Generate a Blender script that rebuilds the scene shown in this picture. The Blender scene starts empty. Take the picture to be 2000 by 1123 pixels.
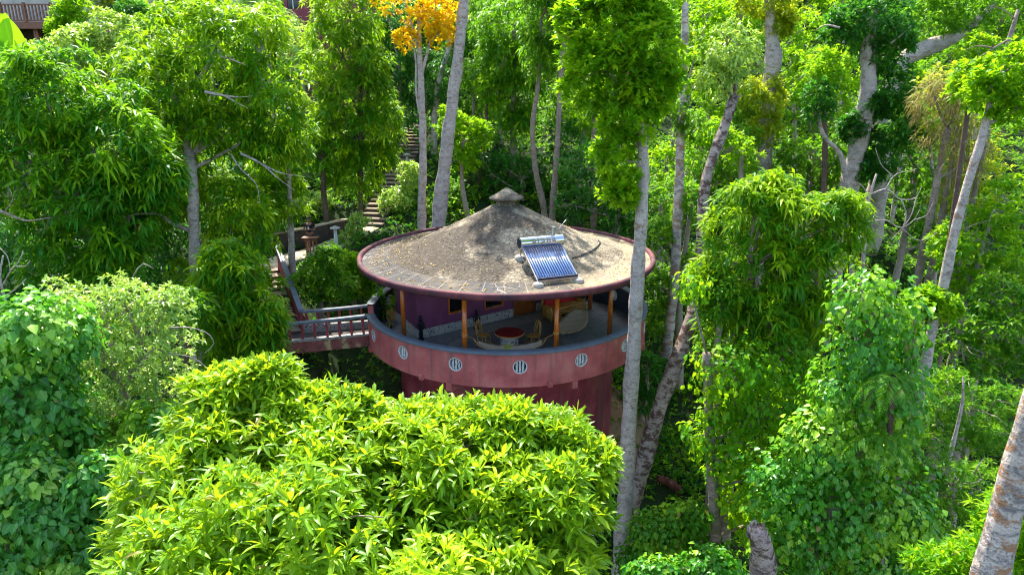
import bpy, bmesh, math, random
import numpy as np
from mathutils import Vector, Matrix
sc = bpy.context.scene
COL = sc.collection
PI = math.pi
rad = math.radians
# ------------------------------------------------------------------ camera
F, CX, D, H, PIT = 1333.0, 0.2132, 25.8185, 9.3294, 0.290348
cd = bpy.data.cameras.new('camera'); cam = bpy.data.objects.new('camera', cd); COL.objects.link(cam)
cd.sensor_width = 36; cd.lens = F / 2000 * 36; cd.clip_end = 2000; cd.clip_start = 0.1
cam.location = (CX, -D, H); cam.rotation_euler = (PI / 2 - PIT, 0, 0)
sc.camera = cam
def at(px, py, d):
    """world point seen at photograph pixel (px, py), d metres ahead of the camera"""
    c, s = math.cos(PIT), math.sin(PIT); v = (561.5 - py) / F
    dy = c + s * v; t = d / dy
    return np.array([CX + t * (px - 1000) / F, -D + d, H + t * (-s + c * v)])
def mpp(px, py, d):
    c, s = math.cos(PIT), math.sin(PIT)
    return (d / (c + s * (561.5 - py) / F)) / F
# ------------------------------------------------------------------ materials
def new_mat(name):
    m = bpy.data.materials.new(name); m.use_nodes = True
    nt = m.node_tree; nt.nodes.clear()
    return m, nt
class N:
    def __init__(s, nt): s.nt = nt
    def __call__(s, typ, **kw):
        n = s.nt.nodes.new(typ)
        for k, v in kw.items():
            if k.startswith('_'): setattr(n, k[1:], v)
            else:
                key = int(k[1:]) if (k[0] == 'i' and k[1:].isdigit()) else k.replace('__', ' ')
                if isinstance(v, bpy.types.NodeSocket): s.nt.links.new(v, n.inputs[key])
                else: n.inputs[key].default_value = v
        return n
def c4(c): return (c[0], c[1], c[2], 1.0)
def ramp(n, fac, stops, interp='LINEAR'):
    r = n('ShaderNodeValToRGB', Fac=fac); cr = r.color_ramp; cr.interpolation = interp
    while len(cr.elements) > 1: cr.elements.remove(cr.elements[-1])
    cr.elements[0].position = stops[0][0]; cr.elements[0].color = c4(stops[0][1])
    for p, c in stops[1:]:
        e = cr.elements.new(p); e.color = c4(c)
    return r.outputs[0]
def mixc(n, fac, a, b, blend='MIX'):
    m = n('ShaderNodeMix', _data_type='RGBA', _blend_type=blend)
    for k, v in ((0, fac), (6, a), (7, b)):
        if isinstance(v, bpy.types.NodeSocket): n.nt.links.new(v, m.inputs[k])
        else: m.inputs[k].default_value = v if k == 0 else c4(v)
    return m.outputs[2]
def noise(n, scale, detail=4, rough=.55, vec=None, dist=0):
    kw = dict(Scale=scale, Detail=detail, Roughness=rough, Distortion=dist)
    if vec is not None: kw['Vector'] = vec
    return n('ShaderNodeTexNoise', **kw).outputs[0]
def coords(n, scale=None):
    g = n('ShaderNodeNewGeometry').outputs['Position']
    if scale is None: return g
    return n('ShaderNodeMapping', Vector=g, Scale=scale).outputs[0]
def finish(n, color, rough=.6, bump=None, bstr=.3, bdist=.02, metal=0.0, spec=.4, coat=0.0):
    kw = {'Base__Color': color if isinstance(color, bpy.types.NodeSocket) else c4(color), 'Roughness': rough, 'Metallic': metal,
          'Specular__IOR__Level': spec, 'Coat__Weight': coat}
    p = n('ShaderNodeBsdfPrincipled', **kw)
    if bump is not None:
        b = n('ShaderNodeBump', Height=bump, Strength=bstr, Distance=bdist)
        n.nt.links.new(b.outputs[0], p.inputs['Normal'])
    o = n('ShaderNodeOutputMaterial', Surface=p.outputs[0])
    return p
def plain(name, col, rough=.6, var=.25, scale=6, metal=0, bstr=.2, spec=.4, coat=0.):
    m, nt = new_mat(name); n = N(nt); co = coords(n)
    a = noise(n, scale, 5, .6, co); b = noise(n, scale * 7, 3, .6, co)
    lo = [c * (1 - var) for c in col]; hi = [min(1, c * (1 + var)) for c in col]
    c = ramp(n, a, [(.3, lo), (.7, hi)])
    finish(n, c, rough, b, bstr, .01, metal, spec, coat); return m
def leaf_mat(name, dark, mid, young, trans=.4, rough=.38, tcol=None, spec=.5):
    sat = lambda c, k: (min(.85, c[0] * k * .92), min(.85, c[1] * k), min(.85, c[2] * k * .55))
    dark, mid, young = sat(dark, 1.15), sat(mid, 1.4), sat(young, 1.55); tcol = sat(tcol, 1.3) if tcol else None; trans = min(.6, trans * 1.25); spec *= .42
    m, nt = new_mat(name); n = N(nt)
    r = n('ShaderNodeAttribute', _attribute_name='rnd').outputs['Fac']
    a = n('ShaderNodeAttribute', _attribute_name='age').outputs['Fac']
    v = n('ShaderNodeAttribute', _attribute_name='across').outputs['Fac']
    base = ramp(n, r, [(0, dark), (.55, mid), (.9, [min(1, x * 1.25) for x in mid]), (.94, (.24, .17, .03)), (1, (.3, .16, .05))])
    yf = ramp(n, a, [(.45, (0, 0, 0)), (.95, (1, 1, 1))])
    c = mixc(n, yf, base, young)
    vf = ramp(n, v, [(.0, (1, 1, 1)), (.22, (0, 0, 0))])          # the paler midrib
    vm = n('ShaderNodeMath', _operation='MULTIPLY', i0=vf, i1=.3).outputs[0]
    c = mixc(n, vm, c, [min(1, x * 1.5 + .01) for x in young])
    p = n('ShaderNodeBsdfPrincipled', Base__Color=c, Roughness=rough, Specular__IOR__Level=spec)
    tc = mixc(n, .8, c, tcol if tcol else [young[0] * 1.5, young[1] * 1.5, young[2]])
    t = n('ShaderNodeBsdfTranslucent', Color=tc)
    mx = n('ShaderNodeMixShader', i0=trans, i1=p.outputs[0], i2=t.outputs[0])
    n('ShaderNodeOutputMaterial', Surface=mx.outputs[0])
    return m
def bark_mat(name, pale, dark, blotch, band=.5, thr=.58, sc2=3.2, bl=.57):
    m, nt = new_mat(name); n = N(nt); co = coords(n)
    big = noise(n, 1.6, 5, .6, co); fine = noise(n, 22, 4, .65, co)
    st = noise(n, sc2, 7, .72, coords(n, (1.0, 1.0, 2.0)), .9); lich = noise(n, sc2 * .45, 5, .6, co, .4)
    c = ramp(n, big, [(.32, [x * .75 for x in pale]), (.6, pale), (.75, [min(1, x * 1.12) for x in pale])])
    c = mixc(n, ramp(n, st, [(thr, (0, 0, 0)), (thr + .12, (band * .8, band * .8, band * .8))]), c, dark)
    c = mixc(n, ramp(n, lich, [(.54, (0, 0, 0)), (.64, (.5, .5, .5))]), c, [x * .55 + .01 for x in pale])
    c = mixc(n, ramp(n, noise(n, 2.7, 6, .68, coords(n, (1, 1, 1.9))), [(bl, (0, 0, 0)), (bl + .07, (.85, .85, .85))]), c, blotch)
    c = mixc(n, ramp(n, fine, [(.56, (0, 0, 0)), (.66, (.75, .75, .75))]), c, dark)
    moss = noise(n, 1.1, 6, .65, n('ShaderNodeMapping', Vector=co, Location=(7, 3, 1)).outputs[0])
    c = mixc(n, ramp(n, moss, [(.6, (0, 0, 0)), (.72, (.55, .55, .55))]), c, (.1, .12, .045))
    ad = n('ShaderNodeMath', _operation='ADD', i0=fine, i1=st).outputs[0]
    finish(n, c, .88, ad, .9, .05, spec=.15); return m
M = {}
def MATS():
    M['lime'] = leaf_mat('leaf_lime', (.035, .12, .012), (.13, .255, .014), (.3, .4, .02), .4, .38, (.44, .53, .018), .8)
    M['mango'] = leaf_mat('leaf_mango', (.006, .052, .012), (.022, .13, .01), (.22, .35, .008), .36, .42, (.2, .4, .008))
    M['mango2'] = leaf_mat('leaf_mango_fresh', (.008, .06, .01), (.03, .15, .008), (.32, .4, .008), .38, .42, (.3, .46, .008))
    M['bright'] = leaf_mat('leaf_bright', (.016, .09, .008), (.06, .21, .01), (.3, .4, .012), .46, .42, (.34, .52, .012))
    M['dark'] = leaf_mat('leaf_dark', (.007, .048, .018), (.018, .09, .02), (.06, .19, .018), .34, .42, (.08, .27, .02))
    M['mid'] = leaf_mat('leaf_mid', (.012, .068, .014), (.042, .145, .014), (.22, .33, .02), .36, .42, (.2, .4, .014))
    M['pale'] = leaf_mat('leaf_pale_gloss', (.07, .17, .05), (.22, .34, .1), (.5, .55, .2), .28, .26, (.36, .46, .05), 1.4)
    M['vineblue'] = leaf_mat('leaf_vine_cool', (.016, .095, .024), (.05, .19, .04), (.2, .34, .05), .3, .38, (.12, .36, .03), 1.1)
    M['vine'] = leaf_mat('leaf_vine', (.014, .085, .012), (.045, .19, .02), (.24, .37, .03), .32, .36, (.18, .4, .02), 1.0)
    M['olive'] = leaf_mat('leaf_olive', (.07, .13, .014), (.18, .25, .02), (.42, .4, .025), .42, .45, (.5, .52, .025))
    M['orange'] = leaf_mat('leaf_orange', (.6, .22, .01), (.66, .42, .016), (.5, .48, .02), .5, .45, (.85, .45, .015))
    M['dry'] = leaf_mat('leaf_dry', (.1, .075, .045), (.2, .15, .09), (.32, .27, .17), .25, .7, (.3, .22, .1), .2)
    M['litter'] = leaf_mat('leaf_litter', (.15, .07, .045), (.29, .165, .1), (.42, .29, .2), .1, .7, (.4, .22, .08), .2)
    M['bark_pale'] = bark_mat('bark_pale', (.56, .46, .41), (.15, .11, .09), (.3, .19, .12), .85, .5, 3.6, .56)
    M['bark_grey'] = bark_mat('bark_grey', (.36, .28, .22), (.08, .06, .045), (.2, .13, .08), .75, .5)
    M['bark_brown'] = bark_mat('bark_brown', (.16, .1, .075), (.045, .03, .025), (.25, .19, .15), .7)
    M['bark_band'] = bark_mat('bark_banded', (.62, .52, .44), (.13, .12, .125), (.36, .17, .07), 1, .46, 2.6, .53)
    M['bark_peel'] = bark_mat('bark_peeling', (.42, .33, .28), (.05, .028, .022), (.075, .03, .022), .9, .5, 2.4, .49)
    M['bark_twig'] = plain('bark_twig', (.3, .24, .19), .9, .3, 8)
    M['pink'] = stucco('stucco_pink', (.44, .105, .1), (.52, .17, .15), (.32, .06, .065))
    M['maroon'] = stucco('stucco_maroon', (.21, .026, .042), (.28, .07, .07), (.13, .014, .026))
    M['purple'] = plain('wall_purple', (.16, .038, .10), .75, .2, 1.5)
    M['rim'] = stucco('rim_red', (.095, .026, .032), (.21, .052, .056), (.04, .017, .023))
    M['soffit'] = plain('soffit', (.33, .28, .25), .85, .3, 2)
    M['grey'] = plain('rail_grey', (.115, .135, .16), .6, .18, 3)
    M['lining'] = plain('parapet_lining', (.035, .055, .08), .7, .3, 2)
    M['wood'] = wood('post_wood', (.62, .15, .012), (.28, .05, .006), .3, 1)
    M['doorwood'] = wood('door_wood', (.34, .095, .018), (.16, .04, .008), .35, .5)
    M['brownwood'] = wood('brown_wood', (.2, .075, .035), (.09, .03, .016), .6, 0)
    M['rattan'] = wood('rattan', (.5, .25, .05), (.25, .11, .02), .5, 0)
    M['tabletop'] = plain('table_red', (.18, .01, .008), .2, .3, 2, coat=.3)
    M['black'] = plain('black_carved', (.006, .006, .008), .5, .3, 8)
    M['dark'+'wood'] = plain('dark_wood', (.02, .014, .013), .5, .3, 4)
    M['pane'] = plain('dark_pane', (.006, .006, .008), .12, .3, 3)
    M['pebble'] = pebbles('pebble_white', (.5, .47, .44), (.09, .075, .07), 18)
    M['kerbpebble'] = pebbles('pebble_grey', (.3, .29, .27), (.07, .065, .06), 22)
    M['white'] = plain('white_plaster', (.55, .55, .55), .8, .25, 7)
    M['post'] = plain('post_white', (.5, .48, .45), .8, .25, 2)
    M['cushion'] = plain('cushion_red', (.42, .012, .016), .85, .2, 3)
    M['steel'] = plain('tank_steel', (.62, .63, .66), .18, .1, 2, metal=1, bstr=.03)
    M['alu'] = plain('aluminium', (.5, .51, .54), .35, .1, 4, metal=1, bstr=.03)
    M['tube'] = plain('tube_glass', (.08, .155, .36), .08, .3, 4, bstr=0, spec=1, coat=1)
    M['manifold'] = plain('black_rubber', (.01, .014, .03), .4, .3, 5)
    M['letters'] = plain('letters_pale', (.3, .22, .2), .5, .05, 5)
    M['canvas'] = weave('hammock_canvas', (.6, .47, .34), (.4, .29, .2))
    M['rope'] = plain('rope', (.45, .25, .08), .9, .2, 20)
    M['conc'] = plain('concrete', (.36, .32, .27), .9, .3, 3)
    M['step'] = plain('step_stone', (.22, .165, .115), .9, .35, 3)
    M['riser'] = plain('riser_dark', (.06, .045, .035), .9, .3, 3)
    M['path'] = plain('path_concrete', (.42, .34, .22), .9, .35, 1.5)
    M['stained'] = stained('beam_stained')
    M['skin'] = plain('skin', (.3, .13, .075), .55, .1, 8)
    M['shirt'] = plain('shirt_black', (.008, .009, .014), .8, .2, 6)
    M['shorts'] = plain('shorts_black', (.012, .01, .014), .8, .2, 6)
    M['hair'] = plain('hair_dark', (.02, .012, .009), .6, .2, 20)
    M['phone'] = plain('phone_pale', (.55, .58, .62), .3, .05, 9)
    M['deck'] = deckmat(); M['strip'] = plain('deck_strip', (.27, .25, .22), .65, .25, 4); M['tilering'] = plain('deck_ring', (.2, .2, .19), .7, .3, 4)
    M['roof'] = roofmat(); M['ring'] = ringmat(); M['ground'] = groundmat()
    M['lodge'] = plain('lodge_wall', (.42, .39, .33), .85, .15, 2)
    M['lodgered'] = plain('lodge_red', (.22, .045, .06), .8, .15, 2)
    M['bluewin'] = plain('window_blue', (.1, .16, .26), .15, .2, 1.5)
    M['planter'] = wood('planter_bamboo', (.55, .33, .08), (.3, .15, .03), .5, 0)
def stucco(name, mid, hi, lo):
    m, nt = new_mat(name); n = N(nt); co = coords(n)
    a = noise(n, 1.1, 6, .62, co); b = noise(n, 30, 4, .6, co); s = noise(n, 2.6, 5, .65, coords(n, (1.6, 1.6, .16)))
    c = ramp(n, a, [(.3, lo), (.5, mid), (.72, hi)])
    c = mixc(n, ramp(n, s, [(.56, (0, 0, 0)), (.74, (.55, .55, .55))]), c, [x * .45 + .02 for x in mid])
    pale = noise(n, 3.1, 6, .7, coords(n, (1, 1, 1.8)))
    c = mixc(n, ramp(n, pale, [(.64, (0, 0, 0)), (.72, (.5, .5, .5))]), c, [min(1, x * .5 + .3) for x in mid])
    vo = n('ShaderNodeTexVoronoi', _feature='DISTANCE_TO_EDGE', Vector=n('ShaderNodeVectorMath', _operation='ADD', i0=co, i1=n('ShaderNodeTexNoise', Scale=3.0).outputs[1]).outputs[0], Scale=1.6).outputs[0]
    cm = ramp(n, vo, [(0, (1, 1, 1)), (.012, (0, 0, 0))])
    gate = ramp(n, noise(n, .8, 2, .5, co), [(.62, (0, 0, 0)), (.7, (.5, .5, .5))])
    c = mixc(n, n('ShaderNodeMath', _operation='MULTIPLY', i0=cm, i1=gate).outputs[0], c, (.5, .4, .38))
    g2 = noise(n, .9, 5, .7, coords(n, (3.5, 3.5, .25)))
    c = mixc(n, ramp(n, g2, [(.53, (0, 0, 0)), (.68, (.6, .6, .6))]), c, (.13, .08, .07))
    finish(n, c, .75, b, .25, .01, spec=.3); return m
def wood(name, hi, lo, rough, coat):
    m, nt = new_mat(name); n = N(nt)
    w = noise(n, 3, 6, .65, coords(n, (6, 6, .7)), 1.0); f = noise(n, 14, 4, .6, coords(n, (4, 4, .5)))
    c = ramp(n, w, [(.3, lo), (.5, hi), (.75, [min(1, x * 1.3) for x in hi])])
    c = mixc(n, ramp(n, f, [(.5, (0, 0, 0)), (.7, (.6, .6, .6))]), c, lo)
    finish(n, c, rough, f, .15, .01, spec=.5, coat=coat * .5); return m
def pebbles(name, hi, lo, s):
    m, nt = new_mat(name); n = N(nt); co = coords(n)
    v = n('ShaderNodeTexVoronoi', _feature='F1', Vector=co, Scale=s); e = n('ShaderNodeTexVoronoi', _feature='DISTANCE_TO_EDGE', Vector=co, Scale=s).outputs[0]
    k = n('ShaderNodeSeparateColor', Color=v.outputs['Color']).outputs[0]
    c = ramp(n, k, [(.08, lo), (.2, [x * .8 for x in hi]), (.9, hi)])
    c = mixc(n, ramp(n, e, [(0, (1, 1, 1)), (.12, (0, 0, 0))]), c, [x * .5 for x in hi])
    finish(n, c, .7, e, .6, .02); return m
def weave(name, hi, lo):
    m, nt = new_mat(name); n = N(nt); co = coords(n)
    a = n('ShaderNodeTexWave', Vector=co, Scale=9, Distortion=1.2).outputs[1]; b = noise(n, 5, 4, .6, co)
    c = mixc(n, ramp(n, a, [(.2, (0, 0, 0)), (.8, (.6, .6, .6))]), hi, lo); c = mixc(n, ramp(n, b, [(.4, (0, 0, 0)), (.7, (.5, .5, .5))]), c, lo)
    finish(n, c, .95, a, .3, .01, spec=.1); return m
def stained(name):
    m, nt = new_mat(name); n = N(nt); co = coords(n)
    a = noise(n, 2.2, 6, .65, coords(n, (1, 1, .6))); b = noise(n, 5, 5, .65, co)
    c = ramp(n, a, [(.35, (.16, .035, .04)), (.55, (.22, .07, .06)), (.62, (.34, .27, .13)), (.8, (.4, .33, .2))])
    c = mixc(n, ramp(n, b, [(.52, (0, 0, 0)), (.66, (.85, .85, .85))]), c, (.055, .035, .025))
    finish(n, c, .85, b, .4, .02); return m
def deckmat():
    m, nt = new_mat('deck_slate'); n = N(nt); co = coords(n)
    v = n('ShaderNodeTexVoronoi', Vector=co, Scale=2.2); e = n('ShaderNodeTexVoronoi', _feature='DISTANCE_TO_EDGE', Vector=co, Scale=2.2).outputs[0]
    k = n('ShaderNodeSeparateColor', Color=v.outputs['Color']).outputs[0]
    c = ramp(n, k, [(0, (.12, .128, .14)), (1, (.2, .205, .21))])
    c = mixc(n, ramp(n, noise(n, 4, 6, .65, co), [(.4, (0, 0, 0)), (.7, (.6, .6, .6))]), c, (.27, .255, .235))
    c = mixc(n, ramp(n, e, [(0, (.8, .8, .8)), (.02, (0, 0, 0))]), c, (.06, .06, .06))
    finish(n, c, .55, e, .15, .01); return m
def roofmat():
    m, nt = new_mat('roof_cobble'); n = N(nt); co = coords(n)
    warp = n('ShaderNodeVectorMath', _operation='ADD', i0=co, i1=n('ShaderNodeVectorMath', _operation='SCALE', i0=n('ShaderNodeTexNoise', Scale=4.0, Vector=co).outputs[1], Scale=.12).outputs[0]).outputs[0]
    fl = n('ShaderNodeMapping', Vector=warp, Scale=(1, 1, .35)).outputs[0]
    e = n('ShaderNodeTexVoronoi', _feature='DISTANCE_TO_EDGE', Vector=fl, Scale=6.2, Randomness=1).outputs[0]
    v = n('ShaderNodeTexVoronoi', Vector=fl, Scale=6.2)
    k = n('ShaderNodeSeparateColor', Color=v.outputs['Color']).outputs[0]
    stone = ramp(n, k, [(0, (.20, .165, .115)), (.5, (.29, .235, .155)), (1, (.36, .3, .205))])
    jf = ramp(n, e, [(.015, (.6, .6, .6)), (.08, (0, 0, 0))])
    c = mixc(n, jf, stone, (.075, .06, .042))
    # lichen and water stains, with tree shade painted in darker towards the left
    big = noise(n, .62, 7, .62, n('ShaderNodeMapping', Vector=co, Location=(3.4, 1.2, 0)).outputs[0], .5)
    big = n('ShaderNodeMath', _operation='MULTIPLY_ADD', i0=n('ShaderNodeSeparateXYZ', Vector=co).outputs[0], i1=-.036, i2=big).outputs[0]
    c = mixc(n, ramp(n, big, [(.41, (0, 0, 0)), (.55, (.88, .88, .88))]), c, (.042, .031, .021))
    md = noise(n, 2.6, 6, .7, co)
    c = mixc(n, ramp(n, md, [(.5, (0, 0, 0)), (.72, (.55, .55, .55))]), c, (.15, .125, .09))
    wh = noise(n, 9, 5, .7, co)
    c = mixc(n, ramp(n, wh, [(.62, (0, 0, 0)), (.7, (.6, .6, .6))]), c, (.55, .5, .42))
    h = n('ShaderNodeMath', _operation='MINIMUM', i0=e, i1=.16).outputs[0]
    finish(n, c, .88, h, .9, .12, spec=.25); return m
def ringmat():
    m, nt = new_mat('roof_slabs'); n = N(nt); co = coords(n)
    sx = n('ShaderNodeSeparateXYZ', Vector=co)
    ang = n('ShaderNodeMath', _operation='ARCTAN2', i0=sx.outputs[0], i1=sx.outputs[1]).outputs[0]
    fr = n('ShaderNodeMath', _operation='FRACT', i0=n('ShaderNodeMath', _operation='MULTIPLY', i0=ang, i1=44 / (2 * PI)).outputs[0]).outputs[0]
    jo = ramp(n, fr, [(0, (1, 1, 1)), (.035, (1, 1, 1)), (.05, (0, 0, 0))])
    a = noise(n, .9, 6, .6, co); b = noise(n, 6, 5, .65, co); a = n('ShaderNodeMath', _operation='MULTIPLY_ADD', i0=sx.outputs[0], i1=.045, i2=a).outputs[0]  # slab tone darkens to the left, partly tree shade put into the colour
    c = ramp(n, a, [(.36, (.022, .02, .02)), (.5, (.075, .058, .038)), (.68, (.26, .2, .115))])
    c = mixc(n, ramp(n, b, [(.45, (0, 0, 0)), (.7, (.3, .3, .3))]), c, (.12, .1, .07))
    c = mixc(n, n('ShaderNodeMath', _operation='MULTIPLY', i0=jo, i1=.35).outputs[0], c, (.42, .35, .27))
    vo = n('ShaderNodeTexVoronoi', _feature='DISTANCE_TO_EDGE', Vector=co, Scale=2.4).outputs[0]
    cr = n('ShaderNodeMath', _operation='MULTIPLY', i0=ramp(n, vo, [(0, (1, 1, 1)), (.02, (0, 0, 0))]), i1=ramp(n, noise(n, .7, 2, .5, co), [(.5, (0, 0, 0)), (.56, (.8, .8, .8))])).outputs[0]
    c = mixc(n, cr, c, (.55, .48, .4))
    finish(n, c, .8, b, .3, .02); return m
def groundmat():
    m, nt = new_mat('forest_floor'); n = N(nt); co = coords(n)
    a = noise(n, .5, 7, .65, co); b = noise(n, 5, 6, .7, co)
    c = ramp(n, a, [(.35, (.014, .03, .01)), (.55, (.03, .045, .015)), (.7, (.08, .065, .035)), (.85, (.16, .12, .07))])
    c = mixc(n, ramp(n, b, [(.45, (0, 0, 0)), (.7, (.7, .7, .7))]), c, (.022, .05, .012))
    # bare earth of the bank cut around the tower foot
    dd = n('ShaderNodeVectorMath', _operation='DISTANCE', i0=n('ShaderNodeMapping', Vector=co, Scale=(1, 1, 0)).outputs[0], i1=(4.6, .9, 0)).outputs['Value']
    dn = n('ShaderNodeMath', _operation='ADD', i0=dd, i1=n('ShaderNodeMath', _operation='MULTIPLY', i0=b, i1=1.6).outputs[0]).outputs[0]
    dv = n('ShaderNodeMath', _operation='DIVIDE', i0=dn, i1=4.0).outputs[0]
    c = mixc(n, ramp(n, dv, [(.55, (1, 1, 1)), (.8, (0, 0, 0))]), c, (.36, .24, .13))
    finish(n, c, .95, b, .6, .1, spec=.1); return m
# ------------------------------------------------------------------ mesh helpers
ORG = {}
def register(o, parent, mats):
    COL.objects.link(o)
    if parent is not None: o.parent = parent
    for m in (mats if isinstance(mats, (list, tuple)) else [mats]): o.data.materials.append(M[m] if isinstance(m, str) else m)
    return o
class MB:
    def __init__(s): s.v = []; s.f = []; s.mi = []
    def add(s, v, f, mi=0):
        b = len(s.v); s.v += [tuple(map(float, p)) for p in v]; s.f += [tuple(i + b for i in q) for q in f]; s.mi += [mi] * len(f); return s
    def box(s, c, d, rz=0, mi=0, bev=0):
        x, y, z = d[0] / 2, d[1] / 2, d[2] / 2; ca, sa = math.cos(rz), math.sin(rz)
        b = min(bev, x * .9, y * .9, z * .9)
        if b <= 0:
            pts = [(i, j, k) for k in (-z, z) for i, j in ((-x, -y), (x, -y), (x, y), (-x, y))]
            fs = [(0, 3, 2, 1), (4, 5, 6, 7), (0, 1, 5, 4), (1, 2, 6, 5), (2, 3, 7, 6), (3, 0, 4, 7)]
        else:
            ring = lambda u, w, k: [(-u, -w, k), (u, -w, k), (u, w, k), (-u, w, k)]
            lv = [ring(x - b, y - b, -z), ring(x, y, -z + b), ring(x, y, z - b), ring(x - b, y - b, z)]
            pts = [p for r in lv for p in r]; fs = [(3, 2, 1, 0), (12, 13, 14, 15)]
            for r in range(3):
                for i in range(4): fs.append((r * 4 + i, r * 4 + (i + 1) % 4, r * 4 + 4 + (i + 1) % 4, r * 4 + 4 + i))
        return s.add([(c[0] + p[0] * ca - p[1] * sa, c[1] + p[0] * sa + p[1] * ca, c[2] + p[2]) for p in pts], fs, mi)
    def bar(s, a, b, w, h, mi=0):
        """rectangular bar from a to b (w sideways, h upwards)"""
        a = np.array(a, float); b = np.array(b, float); d = b - a; d /= np.linalg.norm(d)
        up = np.array([0, 0, 1.]) if abs(d[2]) < .95 else np.array([0, 1., 0])
        u = np.cross(d, up); u /= np.linalg.norm(u); n = np.cross(u, d)
        v = [p + u * i * w / 2 + n * j * h / 2 for p in (a, b) for i, j in ((-1, -1), (1, -1), (1, 1), (-1, 1))]
        return s.add(v, [(0, 1, 2, 3), (7, 6, 5, 4), (0, 4, 5, 1), (1, 5, 6, 2), (2, 6, 7, 3), (3, 7, 4, 0)], mi)
    def tube(s, pts, rs, seg=8, mi=0, rough=0, rng=None, cap=True):
        pts = np.array(pts, float); n = len(pts)
        rs = np.full(n, rs, float) if np.isscalar(rs) else np.array(rs, float)
        t = np.gradient(pts, axis=0); t /= np.linalg.norm(t, axis=1)[:, None] + 1e-9
        ref = np.array([1., 0, 0]) if abs(t[0][0]) < .9 else np.array([0, 1., 0])
        u = np.cross(t[0], ref); u /= np.linalg.norm(u); v = []
        for i in range(n):
            u = u - t[i] * (u @ t[i]); u /= np.linalg.norm(u) + 1e-9; w = np.cross(t[i], u)
            for k in range(seg):
                a = 2 * PI * k / seg; r = rs[i]
                if rough and rng is not None: r *= 1 + rough * rng.normal()
                v.append(pts[i] + r * (u * math.cos(a) + w * math.sin(a)))
        f = []
        for i in range(n - 1):
            for k in range(seg): f.append((i * seg + k, i * seg + (k + 1) % seg, (i + 1) * seg + (k + 1) % seg, (i + 1) * seg + k))
        if cap: f.append(tuple(range(seg))[::-1]); f.append(tuple((n - 1) * seg + k for k in range(seg)))
        return s.add(v, f, mi)
    def lathe(s, prof, seg=96, c=(0, 0, 0), mi=0, a0=0, a1=360, mis=None):
        """prof (r, z); angle measured from -y towards +x"""
        full = abs(a1 - a0 - 360) < 1e-6; n = seg if full else seg + 1; v = []
        for k in range(n):
            a = rad(a0 + (a1 - a0) * k / seg)
            for r, z in prof: v.append((c[0] + r * math.sin(a), c[1] - r * math.cos(a), c[2] + z))
        m = len(prof); b = len(s.v); s.v += v
        for k in range(seg):
            k2 = (k + 1) % n
            for i in range(m - 1):
                s.f.append((b + k * m + i, b + k * m + i + 1, b + k2 * m + i + 1, b + k2 * m + i)[::-1]); s.mi.append(mis[i] if mis else mi)
        return s
    def prism(s, poly, z0, z1, mi=0):
        n = len(poly); v = [(x, y, z0) for x, y in poly] + [(x, y, z1) for x, y in poly]
        f = [tuple(range(n))[::-1], tuple(range(n, 2 * n))] + [(i, (i + 1) % n, n + (i + 1) % n, n + i) for i in range(n)]
        return s.add(v, f, mi)
    def build(s, name, mats, parent=None, smooth=False, org=None):
        o3 = np.array(org if org is not None else (ORG.get(parent.name, (0, 0, 0)) if parent is not None else (0, 0, 0)), float)
        me = bpy.data.meshes.new(name); me.from_pydata([tuple(np.array(p) - o3) for p in s.v], [], s.f)
        if any(s.mi): me.polygons.foreach_set('material_index', s.mi)
        if smooth: me.polygons.foreach_set('use_smooth', [True] * len(me.polygons))
        me.update()
        o = register(bpy.data.objects.new(name, me), parent, mats)
        if parent is None: o.location = o3
        ORG[o.name] = tuple(o3)
        return o
def wobble(o, amp, k=3.0, seed=1):
    r = np.random.default_rng(seed); K = r.normal(0, k, (8, 3)); ph = r.uniform(0, 6.3, 8)
    for v in o.data.vertices:
        p = np.array(v.co); d = np.array([p[0], p[1], 0]); d /= np.linalg.norm(d) + 1e-6; s = float(np.sin(K @ p + ph).sum()) / 3
        v.co = p + (d * .6 + np.array([0, 0, .8])) * amp * s
    return o
def autosmooth(o, ang=40):
    me = o.data; bm = bmesh.new(); bm.from_mesh(me); bmesh.ops.recalc_face_normals(bm, faces=bm.faces)
    for e in bm.edges:
        e.smooth = not (len(e.link_faces) != 2 or e.calc_face_angle(0) > rad(ang))
    for f in bm.faces: f.smooth = True
    bm.to_mesh(me); bm.free(); return o
def thing(name, label, cat, loc=(0, 0, 0), group=None, local=False):
    o = bpy.data.objects.new(name, None); COL.objects.link(o); o.location = loc; o.empty_display_size = .2
    ORG[o.name] = (0, 0, 0) if local else tuple(loc)
    o['label'] = label; o['category'] = cat
    if group: o['group'] = group
    return o
def tag(o, label, cat, group=None):
    o['label'] = label; o['category'] = cat
    if group: o['group'] = group
    return o
def copy_tree(o, parent=None):
    c = o.copy(); COL.objects.link(c)
    if parent is not None: c.parent = parent
    for ch in list(o.children): copy_tree(ch, c)
    return c
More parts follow.
